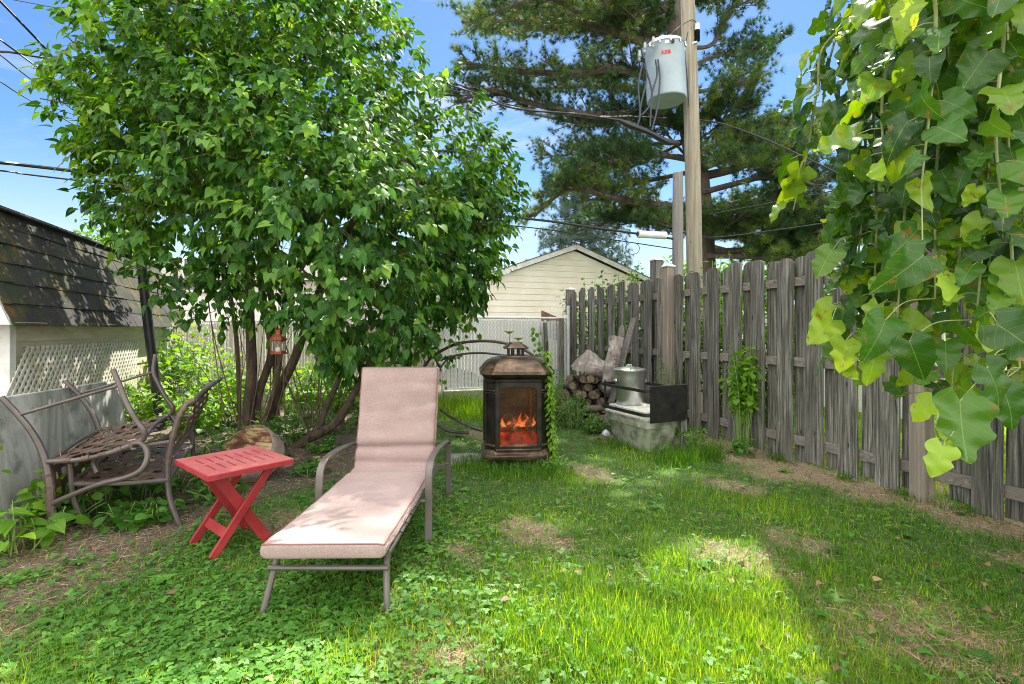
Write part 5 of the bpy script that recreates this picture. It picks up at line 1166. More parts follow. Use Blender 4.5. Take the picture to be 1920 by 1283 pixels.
# bright undergrowth behind the benches and the stems
SH = [((300, 745, 7.6), 1.5, .6, 'tall bright green shrub right of the shed corner'), ((345, 745, 8.1), 1.7, .6, 'bright shrub between black pole and lilac stems, in front of the beige fence'), ((400, 750, 7.5), 1.25, .55, 'leafy bright bush just left of the thick lilac stem'),
      ((440, 770, 6.9), .8, .5, 'low bush at the foot of the left lilac stem'), ((560, 755, 7.4), .95, .55, 'bright bush behind the leaning lilac stems'), ((620, 760, 7.2), .85, .5, 'bright bush behind the low right lilac limb'), ((690, 765, 7.1), .7, .5, 'bush hidden behind the chaise back'),
      ((250, 790, 6.4), .75, .5, 'bush behind the seat of the patio loveseats'), ((370, 800, 6.2), .62, .45, 'bush behind the woven back of the loveseat')]
for (x, y, Y_), h, sp, lb in SH:
    b = P(x, y, Y_); plant('shrub', b, h, sp, 34, 16, .105, 'weed', lb, 'shrub', LILAC, 'bright shrubs behind the loveseats', stemr=.005)
LOWP = [((235, 985), .16, .20, 'small leafy weeds on the bare soil between the loveseat feet'), ((410, 935), .16, .22, 'small weeds on the soil right of the loveseat post foot'), ((580, 890), .12, .2, 'low weeds on the bare soil behind the red table'), ((500, 838), .38, .34, 'leafy weeds at the foot of the lilac stems, behind the log slice'), ((640, 815), .32, .30, 'weeds under the low limb just left of the chaise back'), ((530, 815), .5, .4, 'taller weeds between the lilac stems'), ((470, 800), .5, .4, 'weeds at the back of the thick left lilac stem'), ((600, 845), .16, .22, 'creeping weeds in front of the low lilac limb'), ((180, 960), .34, .30, 'low green weeds under the overturned loveseat'), ((255, 935), .34, .32, 'green weeds between the loveseat legs'), ((330, 925), .30, .28, 'green weeds behind the loveseat post foot'), ((300, 975), .16, .14, 'small strawberry-like weed clump left of the loveseat post foot'),
        ((130, 985), .30, .22, 'weeds beside the wrapped post of the overturned loveseat'), ((215, 900), .45, .35, 'taller weeds behind the lower seat'), ((400, 880), .34, .35, 'weeds in front of the woven loveseat back'), ((450, 850), .42, .4, 'weeds behind the log slice'),
        ((545, 835), .42, .28, 'round leaved weeds right of the log slice'), ((590, 812), .35, .3, 'weeds under the low lilac limb')]
for (x, y), h, sp, lb in LOWP:
    plant('weed_clump', pxy(x, y), h, sp, 16, 9, .065, 'darkweed' if y < 990 else 'weed', lb, 'weeds', ROUND, 'weed clumps under the loveseats and lilac')
plant('broadleaf_plant', pxy(40, 1035), .34, .22, 12, 6, .12, 'weed', 'broad bright leaves at the left edge below the grey slab', 'plant', LILAC)
plant('broadleaf_plant', pxy(100, 985), .42, .20, 11, 7, .10, 'weed', 'broad leaved plant between grey slab and wrapped post', 'plant', LILAC)
plant('broadleaf_plant', (-3.32, 3.02), .96, .12, 7, 9, .08, 'weed', 'tall thin plant with round leaves entering at the left edge beside the slab', 'plant', ROUND)
# vines & bushes along the back fence and behind the board fence
for (x, Y_, h, sp, lb) in ((1.0, 8.8, .55, .35, 'ferny weeds at the corner below the slatted fence'), (1.25, 8.5, .95, .3, 'green weeds behind the woodpile'), (.62, 7.2, .75, .30, 'dark green weeds at the left end of the woodpile'), (.48, 6.7, .50, .28, 'dark weed mound right of the fireplace'), (.80, 6.60, .50, .28, 'low dark weeds before the woodpile'), (1.08, 6.3, .26, .22, 'low weeds left of the cream tub')):
    plant('weed_clump', (x, Y_), h, sp, 30, 14, .06, 'darkweed', lb, 'weeds', LEAF4, 'weed clumps along the back fence')
for (x, Y_, h, sp, lb) in ((1.95, 5.35, .38, .16, 'green weeds right of the black rack'), (2.35, 5.1, .25, .14, 'small weeds at the fence foot right of the rack')):
    plant('weed_clump', (x, Y_), h, sp, 14, 9, .06, 'darkweed', lb, 'weeds', ROUND, 'weed clumps along the back fence')
plant('climbing_weed', (fpt(6.35, .2)[0], 6.35), 1.05, .16, 12, 22, .035, 'darkweed', 'tall seedy weed in front of the new capped post', 'plant', LEAF4)
# leafy sapling growing through the fence near px 1400
for (yy, of, h, lb, sp) in ((5.24, .16, 1.30, 'bushy bright green sapling climbing the board fence', .17), (4.90, -.10, 1.15, 'sapling twigs poking through the fence gap right of the bushy one', .10)):
    b = fpt(yy, of); plant('climbing_sapling', b, h, sp, 26 if sp > .12 else 7, 26, .068, 'weed', lb, 'plant', ROUND, droop=.3, fromz=.38)
for i, (yy, h, sp, of) in enumerate(((9.4, 2.35, .8, -.8), (8.6, 2.5, .8, -.7), (7.9, 2.45, .7, -.7), (7.2, 2.35, .6, -.6), (6.4, 2.3, .5, -.7), (5.6, 1.9, .4, -.8), (10.5, 2.6, .9, -1.2))):
    b = fpt(yy, of); lb = ['bushy vine behind the far fence end below the garage eave', 'vine mass behind the fence between corner post and pole', 'vine behind the fence left of the old grey pole', 'vine growing round the foot of the utility pole', 'leafy vine behind the boards right of the capped post', 'thin vine behind the boards behind the sapling', 'vine bush behind all others beside the garage'][i]
    plant('vine_bush', b, h*1.06, sp, 60, 26, .095, 'bgleaf', lb, 'bush', LILAC, 'vine bushes behind the board fence', stemr=.006)
# vine on the stake
T = thing('stake_vine', P(1034, 872, 4.62), 'bright vine with pointed leaves wound up the black stake', 'vine')
g = G(); pts = []; Pp, Dd, Nn, Ss, Rr = [], [], [], [], []
SKp, _ = spline([SK[0], SK[1], SK[2], SK[3]], 1, 30)
for i, p in enumerate(SKp):
    a = i*.45; pts.append(p+np.array([math.cos(a), math.sin(a), 0])*.016)
    if i < len(SKp)-6:
        for k in range(3):
            az = a+k*2.1+rng.normal()*.3; d = np.array([math.cos(az), math.sin(az)*.8, -.55+rng.normal()*.2]); Pp.append(p+d*.015); Dd.append(unit(d)); Nn.append(unit([d[0], d[1], .7])); Ss.append(rng.uniform(.035, .07)); Rr.append(rng.uniform(.4, .9))
g.tube(pts, .0035, 5, cap=False); g.build('stem', M['stemgreen'], T); build_inst('leaves', M['weed'], T, [(LEAF4, np.array(Pp), frames(np.array(Dd), np.array(Nn)), np.array(Ss), np.array(Rr))])
plant('weed_clump', (.42, 4.50), .20, .20, 18, 8, .055, 'darkweed', 'dense weeds round the foot of the vine stake', 'weeds', LEAF4, 'weed clumps along the back fence')
# small ivy strands and lilies on the slatted fence
for (x0, y0_, y1_, lb) in ((870, 590, 720, 'thin ivy strand on the white slats left of the arch top'), (1000, 620, 690, 'thin ivy strand on the white slats behind the fireplace')):
    Y_ = 8.45; pts = [np.array(P(x0+12*math.sin(q*5)-30*q*(x0 < 900), y0_+(y1_-y0_)*q, Y_+.0)) for q in np.linspace(0, 1, 12)]; T = thing('ivy_strand', tuple(pts[-1]), lb, 'ivy')
    G().tube(pts, .003, 4).build('stem', M['twig'], T, smooth=False); k = 22; pi = np.array([pts[rng.integers(0, 12)] for _ in range(k)])+rng.normal(size=(k, 3))*[.05, .01, .04]
    dd = unit(rng.normal(size=(k, 3))*.4+np.array([0, -.2, -1])); build_inst('leaves', M['darkweed'], T, [(ROUND, pi, frames(dd, np.tile([0, -1., .4], (k, 1))), rng.uniform(.05, .085, k), rng.random(k))])
M['lily'] = plain('yellow_green_petal', (.55, .60, .06), .5)
for (x, y, lb) in ((955, 628, 'left and taller pale yellow lily bloom above the fireplace'), (972, 640, 'right and lower pale yellow lily bloom above the fireplace')):
    c = np.array(P(x, y, 7.6)); T = thing('lily', (c[0], c[1], 0), lb, 'flower'); G().tube([[c[0], c[1], 0], c], .006, 5).build('stem', M['stemgreen'], T)
    k = 9; az = np.linspace(0, 2*PI, k); dd = unit(np.stack([np.cos(az), np.sin(az), np.full(k, .9)], 1)); build_inst('bloom', M['lily'], T, [(LEAF4, np.tile(c, (k, 1))+dd*.01, frames(dd, np.tile([0, 0, 1.], (k, 1))), np.full(k, .10), rng.random(k))])

# ---------------------------------------------------------------- conifers
def tuft_template(n, ln, wd, sp):
    vs, f, uv = [], [], []
    for i in range(n):
        a = i*2.399; e = sp*(i/n)**.5; d = unit([math.sin(e)*math.cos(a), math.cos(e), math.sin(e)*math.sin(a)]); s_ = unit(np.cross(d, [math.cos(a*1.7), .3, math.sin(a*1.7)]))*wd; l_ = ln*(.8+.4*((i*7) % 5)/5)
        b = len(vs); vs += [tuple(-s_), tuple(s_), tuple(d*l_)]; f.append((b, b+1, b+2)); uv += [(0, 0)]*3
    return np.array(vs), ([], f), np.array(uv, float)
PT = tuft_template(26, 1., .034, 1.25)
def conifer(name, base, trunkpts, tr, branches, label, mat, tsize, spacing, seclen, group=None, barkm='pinebark', dens=1.0, upb=.14, gaps=None):
    sdv_ = np.array(sdir)
    T = thing(name, base, label, 'tree', group); g = G(); g.tube(trunkpts, tr, 14, smooth=5); g.build('trunk', M[barkm], T); g = G(); PP, DD, RR, SS = [], [], [], []
    def ingap(q, m_=1.0):
        if gaps is None: return False
        for (c, r) in gaps:
            v = np.atleast_2d(q)-np.array(c); a_ = v@sdv_
            if (np.linalg.norm(v-a_[:, None]*sdv_, axis=1) < r*m_).any(): return True
        return False
    for (pts, r0) in branches:
        pts = np.array(pts, float); pts[1:-1] += rng.normal(size=pts[1:-1].shape)*[.10, .10, .16]; pts[-1] += rng.normal(size=3)*.2
        pts, rr_ = spline(pts, [r0, r0*.25], 8)
        if pts[:, 2].max() > 9.6 and ingap(pts[4:], .8): continue
        g.tube(pts, rr_, 7, cap=False); n = len(pts); Lb_ = np.linalg.norm(pts[-1]-pts[0]); brs = rng.random()*.5
        m_ = int(Lb_/spacing*dens)
        for k in range(m_):
            q = .22+.78*(k+rng.random())/m_; i = min(n-2, int(q*(n-1))); p = pts[i]; t_ = unit(pts[i+1]-pts[i]); sdv = unit(np.cross(t_, (0, 0, 1)))*(1 if k % 2 else -1)
            if rng.random() < .12: continue
            l2 = seclen*(1.15-.75*q)*rng.uniform(.5, 1.2); d = unit(t_*rng.uniform(.5, .9)+sdv*rng.uniform(.4, 1)+np.array([0, 0, upb+rng.normal()*.22]))
            e = p+d*l2+[0, 0, .04*l2]
            if p[2] > 9.6 and ingap(np.array([p, (p+e)/2, e]), 1.1): continue
            g.tube([p, (p+e)/2, e], r0*.07+.004, 4, cap=False)
            nt_ = max(2, int(l2/.16))
            for j2 in range(nt_):
                f = .25+.75*(j2+rng.random())/nt_; c = p+(e-p)*f; l3 = rng.uniform(.10, .32)*(tsize/.13); dd = unit(d*.7+rng.normal(size=3)*.55+np.array([0, 0, .35])); c2 = c+dd*l3
                if c[2] > 9.6 and ingap(np.array([c, c2]), .95): continue
                g.tube([c, c2], .004, 3, cap=False)
                for w_ in (.3, .65, 1.0): PP.append(c+(c2-c)*w_); DD.append(unit(dd+rng.normal(size=3)*.2)); RR.append(min(1, max(0, brs+rng.random()*.5))); SS.append(tsize*rng.uniform(.75, 1.15))
    g.build('branches', M[barkm], T, smooth=False)
    PP, DD, RR, SS = np.array(PP), np.array(DD), np.array(RR), np.array(SS)
    if gaps is not None:               # openings cut through the crown along the sun's rays, to light chosen patches
        k = np.ones(len(PP), bool)
        for (c, r) in gaps:
            v = PP-np.array(c); al_ = v@sdv_; ds = np.linalg.norm(v-al_[:, None]*sdv_, axis=1); k &= (ds > r*(1+.45*sn(PP, 1.6))) | (PP[:, 2] < 9.6)
        PP, DD, RR, SS = PP[k], DD[k], RR[k], SS[k]
    print(name, 'tufts', len(PP))
    build_inst('needles', M[mat], T, [(PT, PP, frames(DD, np.tile([.1, .05, 1.], (len(PP), 1))), np.array(SS), np.array(RR))]); return T
YP = 13.0
tk = [(P(1320, 500, YP)[0], YP, 0), P(1318, 500, YP), P(1308, 330, YP), P(1285, 200, YP), P(1266, 60, YP), P(1258, -60, YP), P(1256, -420, YP), P(1256, -640, YP)]
br = []
def pb_(L_, r): br.append(([P(x, y, YP+dy) for x, y, dy in L_], r))
pb_([(1262, 92, 0), (1190, 84, -.3), (1090, 72, -.7), (980, 30, -1), (880, 0, -1.2)], .13)
pb_([(1270, 150, 0), (1205, 138, -.4), (1140, 122, -.8), (1060, 132, -1.1), (960, 130, -1.4), (880, 105, -1.6)], .15)
pb_([(1120, 120, -.8), (1060, 70, -1.2), (1000, 0, -1.6), (960, -60, -1.8)], .08)
pb_([(1278, 222, 0), (1200, 212, -.6), (1110, 200, -1.2), (1000, 192, -1.8), (930, 172, -2), (870, 160, -2.2)], .12)
pb_([(1280, 236, 0), (1200, 238, .6), (1120, 225, 1.2), (1010, 215, 1.8)], .12)
pb_([(1300, 300, 0), (1240, 290, -.5), (1170, 300, -1), (1090, 330, -1.4), (1020, 350, -1.8)], .09)
pb_([(1318, 392, 0), (1240, 386, -.4), (1160, 384, -.8), (1080, 372, -1.1), (1010, 395, -1.4)], .13)
pb_([(1318, 440, 0), (1240, 415, .5), (1160, 422, .9), (1080, 440, 1.4)], .09)
pb_([(1330, 392, 0), (1390, 384, -.4), (1450, 365, -.8), (1540, 330, -1.0), (1640, 300, -1.4)], .13)
pb_([(1320, 330, 0), (1380, 310, -.5), (1460, 280, -1.0), (1560, 250, -1.4), (1640, 240, -1.6)], .12)
pb_([(1310, 290, 0), (1390, 260, .8), (1480, 250, 1.4), (1600, 250, 2.2)], .11)
pb_([(1292, 175, 0), (1340, 165, -.3), (1400, 150, -.5), (1440, 115, -.7)], .06)
pb_([(1275, 90, 0), (1330, 70, -.3), (1380, 40, -.6), (1415, 0, -.8)], .06)
pb_([(1285, 130, 0), (1350, 115, .5), (1400, 100, 1), (1440, 60, 1.4)], .06)
pb_([(1340, 470, 0), (1400, 455, -.6), (1480, 455, -1.2), (1600, 440, -1.8)], .08)
pb_([(1300, 230, 0), (1350, 225, -.6), (1400, 215, -1.2)], .05)
pb_([(1262, 60, .5), (1180, 40, 1.2), (1080, 30, 1.8), (960, 60, 2.4), (860, 40, 2.8)], .09)
pb_([(1265, 30, -.3), (1190, 10, -1.2), (1110, 20, -2), (1010, 0, -2.6), (900, 20, -3)], .09)
pb_([(1290, 180, .4), (1220, 170, 1.6), (1120, 165, 2.6), (1000, 160, 3.4), (920, 150, 3.8)], .09)
pb_([(1305, 320, .4), (1240, 330, 1.2), (1150, 340, 2), (1060, 345, 2.6)], .08)
pb_([(1320, 360, -.5), (1400, 340, -1.6), (1480, 320, -2.4), (1560, 330, -3.0)], .08)
pb_([(1320, 400, .3), (1400, 395, 1), (1500, 385, 1.4), (1620, 360, 1.8)], .08)
pb_([(1310, 310, -.4), (1370, 300, -1.6), (1440, 300, -2.6), (1500, 290, -3.2)], .07)
pb_([(1322, 460, .2), (1400, 470, .9), (1500, 475, 1.4), (1620, 470, 1.8)], .07)
pb_([(1325, 480, -.3), (1400, 490, -1.2), (1480, 480, -2), (1560, 490, -2.4)], .07)
pb_([(1325, 430, -.3), (1390, 430, -1), (1470, 400, -1.4), (1560, 400, -1.8)], .08)
for k in range(74):
    z = rng.uniform(2.6, 11) if k < 26 else rng.uniform(9.6, 17.5); az = rng.uniform(0, 2*PI); Lr = rng.uniform(2.5, 5.4)*(1.25-z/26); tx0 = np.array([np.interp(z, [0, 3, 9, 15], [5.25, 5.1, 4.2, 4.1]), YP, z]); d = np.array([math.cos(az), math.sin(az), 0])
    if 4 < z < 10.2 and d[1] < .15: continue
    if z < 4 and d[0] < .2: continue
    if z > 5.5 and z < 10.5 and d[0] > .25 and rng.random() < .75: continue
    e = tx0+d*Lr+[0, 0, .5*rng.random()+.2]; br.append(([tx0, (tx0+e)/2-[0, 0, .15], e], rng.uniform(.05, .09)))
GAPS = []  # crown holes shaped to drop sun patches on lawn and seat
for (cx, cy, R0_, n_) in ((.78, 4.75, .36, 8), (1.15, 5.0, .30, 6), (.62, 2.45, .40, 9), (1.0, 2.15, .42, 9), (.30, 2.1, .30, 5), (1.15, 2.75, .25, 4)):
    for _ in range(n_):
        a_ = rng.uniform(0, 2*PI); q_ = R0_*math.sqrt(rng.random()); GAPS.append(((cx+q_*math.cos(a_), cy+1.2*q_*math.sin(a_), 0), rng.uniform(.09, .20)))
for k in range(13):                      # short boughs towards the yard, hiding the trunk
    z = rng.uniform(3.4, 9.6); az = -PI/2+rng.uniform(-1.0, 1.0); Lr = rng.uniform(1.4, 2.6); a0 = np.array([np.interp(z, [0, 3, 9, 15], [5.05, 5.0, 4.25, 4.1]), YP, z]); e = a0+[Lr*math.cos(az), Lr*math.sin(az), .45]; br.append(([a0, (a0+e)/2-[0, 0, .05], e], .04))
for k in range(20):                      # unseen long limbs added high on the left to shade the chaise
    z = rng.uniform(11.6, 15.8); az = PI+rng.uniform(-.75, .75); Lr = rng.uniform(3.2, 5.2); a0 = np.array([4.1, YP, z]); e = a0+[Lr*math.cos(az), Lr*math.sin(az), .5]; br.append(([a0, (a0+e)/2-[0, 0, .1], e], .06))
conifer('pine_tree', (P(1335, 500, YP)[0], YP, 0), tk, [.36, .32, .28, .24, .21, .20, .13, .03], br, 'big white pine with long level limbs rising behind the utility pole', 'pine', .15, .066, 1.2, gaps=GAPS+[((1.55, 3.6, 0), .15), ((.3, 3.3, 0), .12), ((.05, 5.9, 0), .45), ((-.50, 2.68, .33), .09), ((-.72, 2.5, .33), .05), ((-1.9, 2.0, 0), .2), ((1.5, 2.3, 0), .14)])
def spruce(x, y, h, r, label, n=120, ts=.17):
    br = []
    for k in range(n):
        q = (k+.5)/n; z = h*(.10+.88*q); az = k*2.4; L_ = r*(1-q)**.85+.12; d = np.array([math.cos(az), math.sin(az), 0]); a = np.array([x, y, z]); br.append(([a, a+d*L_*.5+[0, 0, .02*L_], a+d*L_-[0, 0, .10*L_]], .035))
    conifer('spruce_tree', (x, y, 0), [(x, y, 0), (x, y, h*.5), (x, y, h)], [.2, .12, .02], br, label, 'spruce', ts, .22, .55, dens=1.0, upb=.0)
xs_ = P(1092, 255, 24); spruce(xs_[0], 24, xs_[2], 3.3, 'blue-green spruce rising behind the garage roof', 130, .24)
# broadleaf trees on the horizon
def bgtree(x, y, h, r, label, n=2600, ls=.22, trunk_h=.35):
    T = thing('broadleaf_tree', (x, y, 0), label, 'tree', 'trees beyond the yards'); g = G(); cz = h-r*.9; g.tube([(x, y, 0), (x+.1, y, h*.4), (x, y, h*.8)], [.18, .12, .05], 8, smooth=4)
    ce = [np.array([x, y, cz])]+[np.array([x, y, cz])+rdir(1)[0]*r*.6 for _ in range(7)]; rr_ = [r*.7]+[r*rng.uniform(.35, .55) for _ in range(7)]
    for c in ce[1:]: g.tube([(x, y, h*.35), (np.array([x, y, h*.45])+c)/2, c], [.07, .02], 6, smooth=3)
    g.build('trunk', M['twig'], T); k = rng.integers(0, 8, n); dv = rdir(n); p = np.array(ce)[k]+dv*(np.array(rr_)[k]*(1-.5*rng.random(n)**2))[:, None]; p = p[sn(p, 1.6) > -.5]; n = len(p)
    p = p[p[:, 2] > .2]; n = len(p); dd = unit(rng.normal(size=(n, 3))+[0, 0, -.6]); build_inst('crown', M['bgleaf'], T, [(LEAF4, p, frames(dd, unit(rng.normal(size=(n, 3))*.6+[0, -.3, 1])), rng.uniform(.6, 1.1, n)*ls, np.clip(sn(p, 1.1)*.35+.45+rng.normal(size=n)*.12, 0, 1))])
for (x, y, h, r, lb) in ((9.0, 17, 4.6, 2.3, 'leafy tree behind the right end of the board fence'), (6.2, 19.5, 3.9, 2.2, 'leafy tree low behind the pine trunk'), (12.5, 15, 5.2, 2.6, 'leafy tree far right behind the mulberry shoots'), (-16.5, 20, 6.0, 2.2, 'small tree top above the mossy roof at left'), (3.2, 21, 3.7, 1.9, 'leafy tree between garage roof and poles'),
                         (-3.6, 19, 4.1, 2.2, 'tree far behind the lilac, left of the garage'), (-7.5, 22, 5.2, 2.4, 'tree rising behind the pale house'), (-.8, 24, 4.0, 2.2, 'tree far behind the left garage eave'), (15.5, 11, 4.8, 2.4, 'tree beyond the right picture edge behind the fence'), (9.6, 10.8, 3.0, 1.6, 'bushy tree just behind the picket fence')):
    bgtree(x, y, h, r, lb)

# ---------------------------------------------------------------- mulberry (near, right)
def mulw(kind):
    def f(t):
        if t > .999: return 0.
        w0 = .02+.47*math.sin(PI*(t+.03)**.68)**.75*(1-.22*t) if t < .97 else .05
        if kind == 1: w0 *= 1-.30*math.exp(-((t-.42)/.07)**2)
        if kind == 2: w0 *= 1-.45*math.exp(-((t-.36)/.06)**2)-.22*math.exp(-((t-.64)/.05)**2)
        return w0*(1+.09*((t*18) % 1-.5))
    return f
MUL = [leaf_template(mulw(k % 3), rows=20, cols=2, fold=(.10, .34, .20)[k // 3], droop=(.34, .75, -.12)[k // 3], wave=(.05, .07, .09)[k // 3], back=.22) for k in range(9)]
TX, TY = 2.75, 2.1
mt_ = thing('mulberry_tree', (TX, TY, 0), 'weeping mulberry with long hanging shoots of large lobed leaves, close at the right', 'tree')
g = G(); g.tube([(TX, TY, 0), (TX+.04, TY, .9), (TX, TY+.02, 1.9), (TX-.1, TY, 2.7)], [.09, .075, .07, .05], 12, smooth=5)
shoots = []
def shoot(px, ptop, pbot, Y_, sw=0):
    """a shoot hanging at that place; arcs over from the trunk head"""
    a = np.array([TX-.1, TY, 2.7]); t0 = np.array(P(px+sw, ptop, Y_)); b = np.array(P(px, pbot, Y_)); t0[2] = max(t0[2], b[2]+.2)
    over = (a+t0)/2; over[2] = max(a[2], t0[2])+.22
    hang = [t0*(1-q)+b*q+[.02*math.sin(q*5+px), 0, 0] for q in (.33, .66, 1)]
    pts, r = spline([a, over, t0]+hang, [.013, .0075, .006, .0055, .0045, .0025], 9); g.tube(pts, r, 6); shoots.append(pts[15:])
vis = [(1480, 60, 395, 2.15, 90), (1535, -40, 240, 2.3, 60), (1600, -80, 540, 1.95, 40), (1555, 260, 700, 2.0, 90), (1625, -80, 690, 1.9, 30), (1650, -100, 735, 2.05, 20), (1600, -60, 420, 2.3, 20), (1690, -100, 640, 1.75, 20), (1725, -120, 760, 1.9, 10),
       (1660, -80, 330, 1.6, 15), (1760, -120, 560, 1.6, 12), (1790, -120, 800, 1.62, 6), (1815, -120, 700, 1.75, 6), (1840, -140, 600, 1.5, 4), (1865, -140, 740, 1.7, 0), (1900, -140, 690, 1.45, 0), (1930, -140, 760, 1.6, 0), (1880, -120, 420, 1.4, 0), (1740, -140, 350, 1.45, 4), (1960, -140, 800, 1.8, 0), (2000, -140, 700, 1.5, 0)]
for v_ in vis: shoot(*v_)
for k in range(40):                      # the rest of the crown, all round
    Y_ = rng.uniform(1.9, 3.0); px = rng.uniform(1690, 2150); shoot(px, -110, min(rng.uniform(150, 760), 617+F*.55/Y_), Y_, 0)
for k in range(14):
    az = rng.uniform(-PI*.45, PI*.35); r_ = rng.uniform(.5, 1.2); a = np.array([TX-.1, TY, 2.7]); t0 = np.array([TX+r_*math.cos(az), TY+r_*math.sin(az)*.8, 2.5]); b = t0-[0, 0, rng.uniform(.5, 1.8)]
    pts, r = spline([a, (a+t0)/2+[0, 0, .3], t0, (t0+b)/2, b], [.013, .0025], 9); g.tube(pts, r, 6); shoots.append(pts[14:])
Pp, Dd, Nn, Ss, Rr, Kk = [], [], [], [], [], []; TCn = np.array([TX, TY, 1.6])
for pts in shoots:
    L_ = np.sum(np.linalg.norm(np.diff(pts, axis=0), axis=1)); n = max(3, int(L_/.048)); a0 = rng.uniform(0, 6)
    for k in range(n):
        q = (k+.3*rng.random())/n; i = min(len(pts)-2, int(q*(len(pts)-1))); p = pts[i]+(pts[i+1]-pts[i])*(q*(len(pts)-1)-i)
        ow = unit((p-TCn)*[1, 1, 0]); az = a0+k*PI*.86; side = np.array([math.cos(az), math.sin(az), 0]); dout = unit(side*.8+ow*.6); pl_ = rng.uniform(.03, .065)
        p2 = p+unit(dout+[0, 0, -.1])*pl_; g.tube([p, (p+p2)/2+[0, 0, .006], p2], .0016, 4, cap=False)
        dd = unit(dout*.75+np.array([0, 0, -.75])+rng.normal(size=3)*.22); Pp.append(p2); Dd.append(dd); Nn.append(unit(ow*.8+np.array([0, -.15, .55])+rng.normal(size=3)*.48)); Ss.append(rng.uniform(.065, .140)*(1-.35*max(0, q-.8)/.2)); Rr.append(np.clip(rng.normal()*.22+.42+(.25 if q > .85 else 0), 0, 1)); Kk.append(rng.choice([0, 0, 0, 1, 1, 2]))
# the big leaves hanging nearest at the lower right tip
for (x, y, Y_, s, yaw, r_) in ((1800, 752, 1.36, .165, -.1, .55), (1768, 838, 1.33, .085, -.5, .95), (1850, 690, 1.36, .13, .5, .4), (1730, 480, 1.40, .13, -.9, .3), (1872, 610, 1.30, .14, .8, .2), (1560, 600, 1.9, .13, -.9, .8), (1585, 640, 1.85, .12, -.4, .9), (1660, 600, 1.6, .13, -.6, .5), (1705, 640, 1.5, .12, .2, .3), (1640, 660, 1.62, .11, -.2, .7), (1880, 730, 1.4, .12, .3, .35), (1560, 470, 1.9, .12, -.7, .6), (1500, 320, 2.1, .14, -.3, .8)):
    p = np.array(P(x, y, Y_)); Pp.append(p); Dd.append(unit([math.sin(yaw), -.25+rng.normal()*.2, -math.cos(yaw)])); Nn.append(unit([-.25+rng.normal()*.3, -1, .5+rng.normal()*.3])); Ss.append(s); Rr.append(r_); Kk.append(int(rng.integers(0, 3)) if s < .16 else 0)
    best = min((q for sh in shoots for q in sh if q[2] > p[2]+.01), key=lambda q: np.linalg.norm(q-p)); pts, _ = spline([p, (p*.6+best*.4)+[0, 0, .03], best], 1, 6); g.tube(pts, .0018, 5)
g.build('trunk_and_shoots', M['mulstem'] if 'mulstem' in M else M.setdefault('mulstem', mat_noise('mulberry_stem', (.16, .20, .07), (.36, .38, .16), 14, .6, 0, .3, .001)), mt_)
Pp, Dd, Nn, Ss, Rr, Kk = map(np.array, (Pp, Dd, Nn, Ss, Rr, Kk)); Kk = Kk+3*rng.choice(3, len(Kk), p=(.45, .35, .20)); R_ = frames(Dd, Nn); print('mulberry leaves', len(Pp))
build_inst('crown', M['mulberry'], mt_, [(MUL[k], Pp[Kk == k], R_[Kk == k], Ss[Kk == k], Rr[Kk == k]) for k in range(9)], smooth=True)

# ================================================================ LAWN
BLADE = (np.array([[-.5, 0, 0], [.5, 0, 0], [-.38, .5, .06], [.38, .5, .06], [0, 1, .26]]), ([(0, 1, 3, 2)], [(2, 3, 4)]), np.zeros((5, 2)))
BLADE3 = (np.array([[-.5, 0, 0], [.5, 0, 0], [0, 1, .2]]), ([], [(0, 1, 2)]), np.zeros((3, 2)))
def scatter(n, y0, y1, power=1.0, lim=1.18):
    # density falls with distance so that the lawn looks equally fine everywhere
    u = rng.random(n); Y_ = (y0**(-power)+(u)*(y1**(-power)-y0**(-power)))**(-1/power); X_ = (rng.random(n)*2-1)*Y_*lim; return X_, Y_
def blades(X_, Y_, h, wd, rn, tilt=.45):
    n = len(X_); az = rng.uniform(0, 2*PI, n); tl = np.abs(rng.normal(0, tilt, n)); d = np.stack([np.sin(tl)*np.cos(az), np.sin(tl)*np.sin(az), np.cos(tl)], 1)
    fa = rng.uniform(0, 2*PI, n); nr = np.stack([np.cos(fa), np.sin(fa), .1*np.ones(n)], 1); P_ = np.stack([X_, Y_, gz(X_, Y_)-.003], 1)
    return P_, frames(d, nr), np.stack([wd, h, h], 1), rn
inyard = lambda X_, Y_: (fence_d(X_, Y_) > -.02) & (X_ > shedX(Y_, -2.2)) & (Y_ < 9.0)
items = []
X_, Y_ = scatter(300000, 1.45, 9, .9); d_ = dry(X_, Y_); s_ = soil(X_, Y_)
pn = sn(np.stack([X_, Y_, X_*0], 1), 4.5); 
# tall tufts
tuft = np.zeros(len(X_))
for (px, py, rr2) in ((1170, 1160, .30), (1330, 1150, .30), (1260, 1060, .16), (1420, 1080, .22), (1230, 1200, .25), (1550, 1080, .14), (1000, 1210, .2), (1050, 900, .3), (1180, 850, .35), (960, 900, .25), (900, 880, .3), (1290, 930, .2), (60, 1260, .3), (1380, 1180, .2), (1100, 1230, .2), (700, 1250, .2), (1450, 950, .25), (1700, 900, .2), (1200, 835, .25), (1240, 840, .2)):
    cx, cy = pxy(px, py); tuft = np.maximum(tuft, np.exp(-((X_-cx)**2+(Y_-cy)**2)/rr2**2))
leftc = sstep(.3, -.8, X_+.12*pn)       # clover side
dens = (1-.93*s_)*(1-.72*d_)*(.55+.45*sstep(-.6, .5, pn))*(1-.45*leftc)*(.8+.6*tuft)
k = (rng.random(len(X_)) < dens) & inyard(X_, Y_); X_, Y_, tuft, pn, d_ = X_[k], Y_[k], tuft[k], pn[k], d_[k]; n = len(X_)
h = rng.uniform(.020, .060, n)*(1+1.6*tuft*rng.random(n))*(1-.25*d_); wd = rng.uniform(.0022, .0042, n)*(.75+.13*Y_)
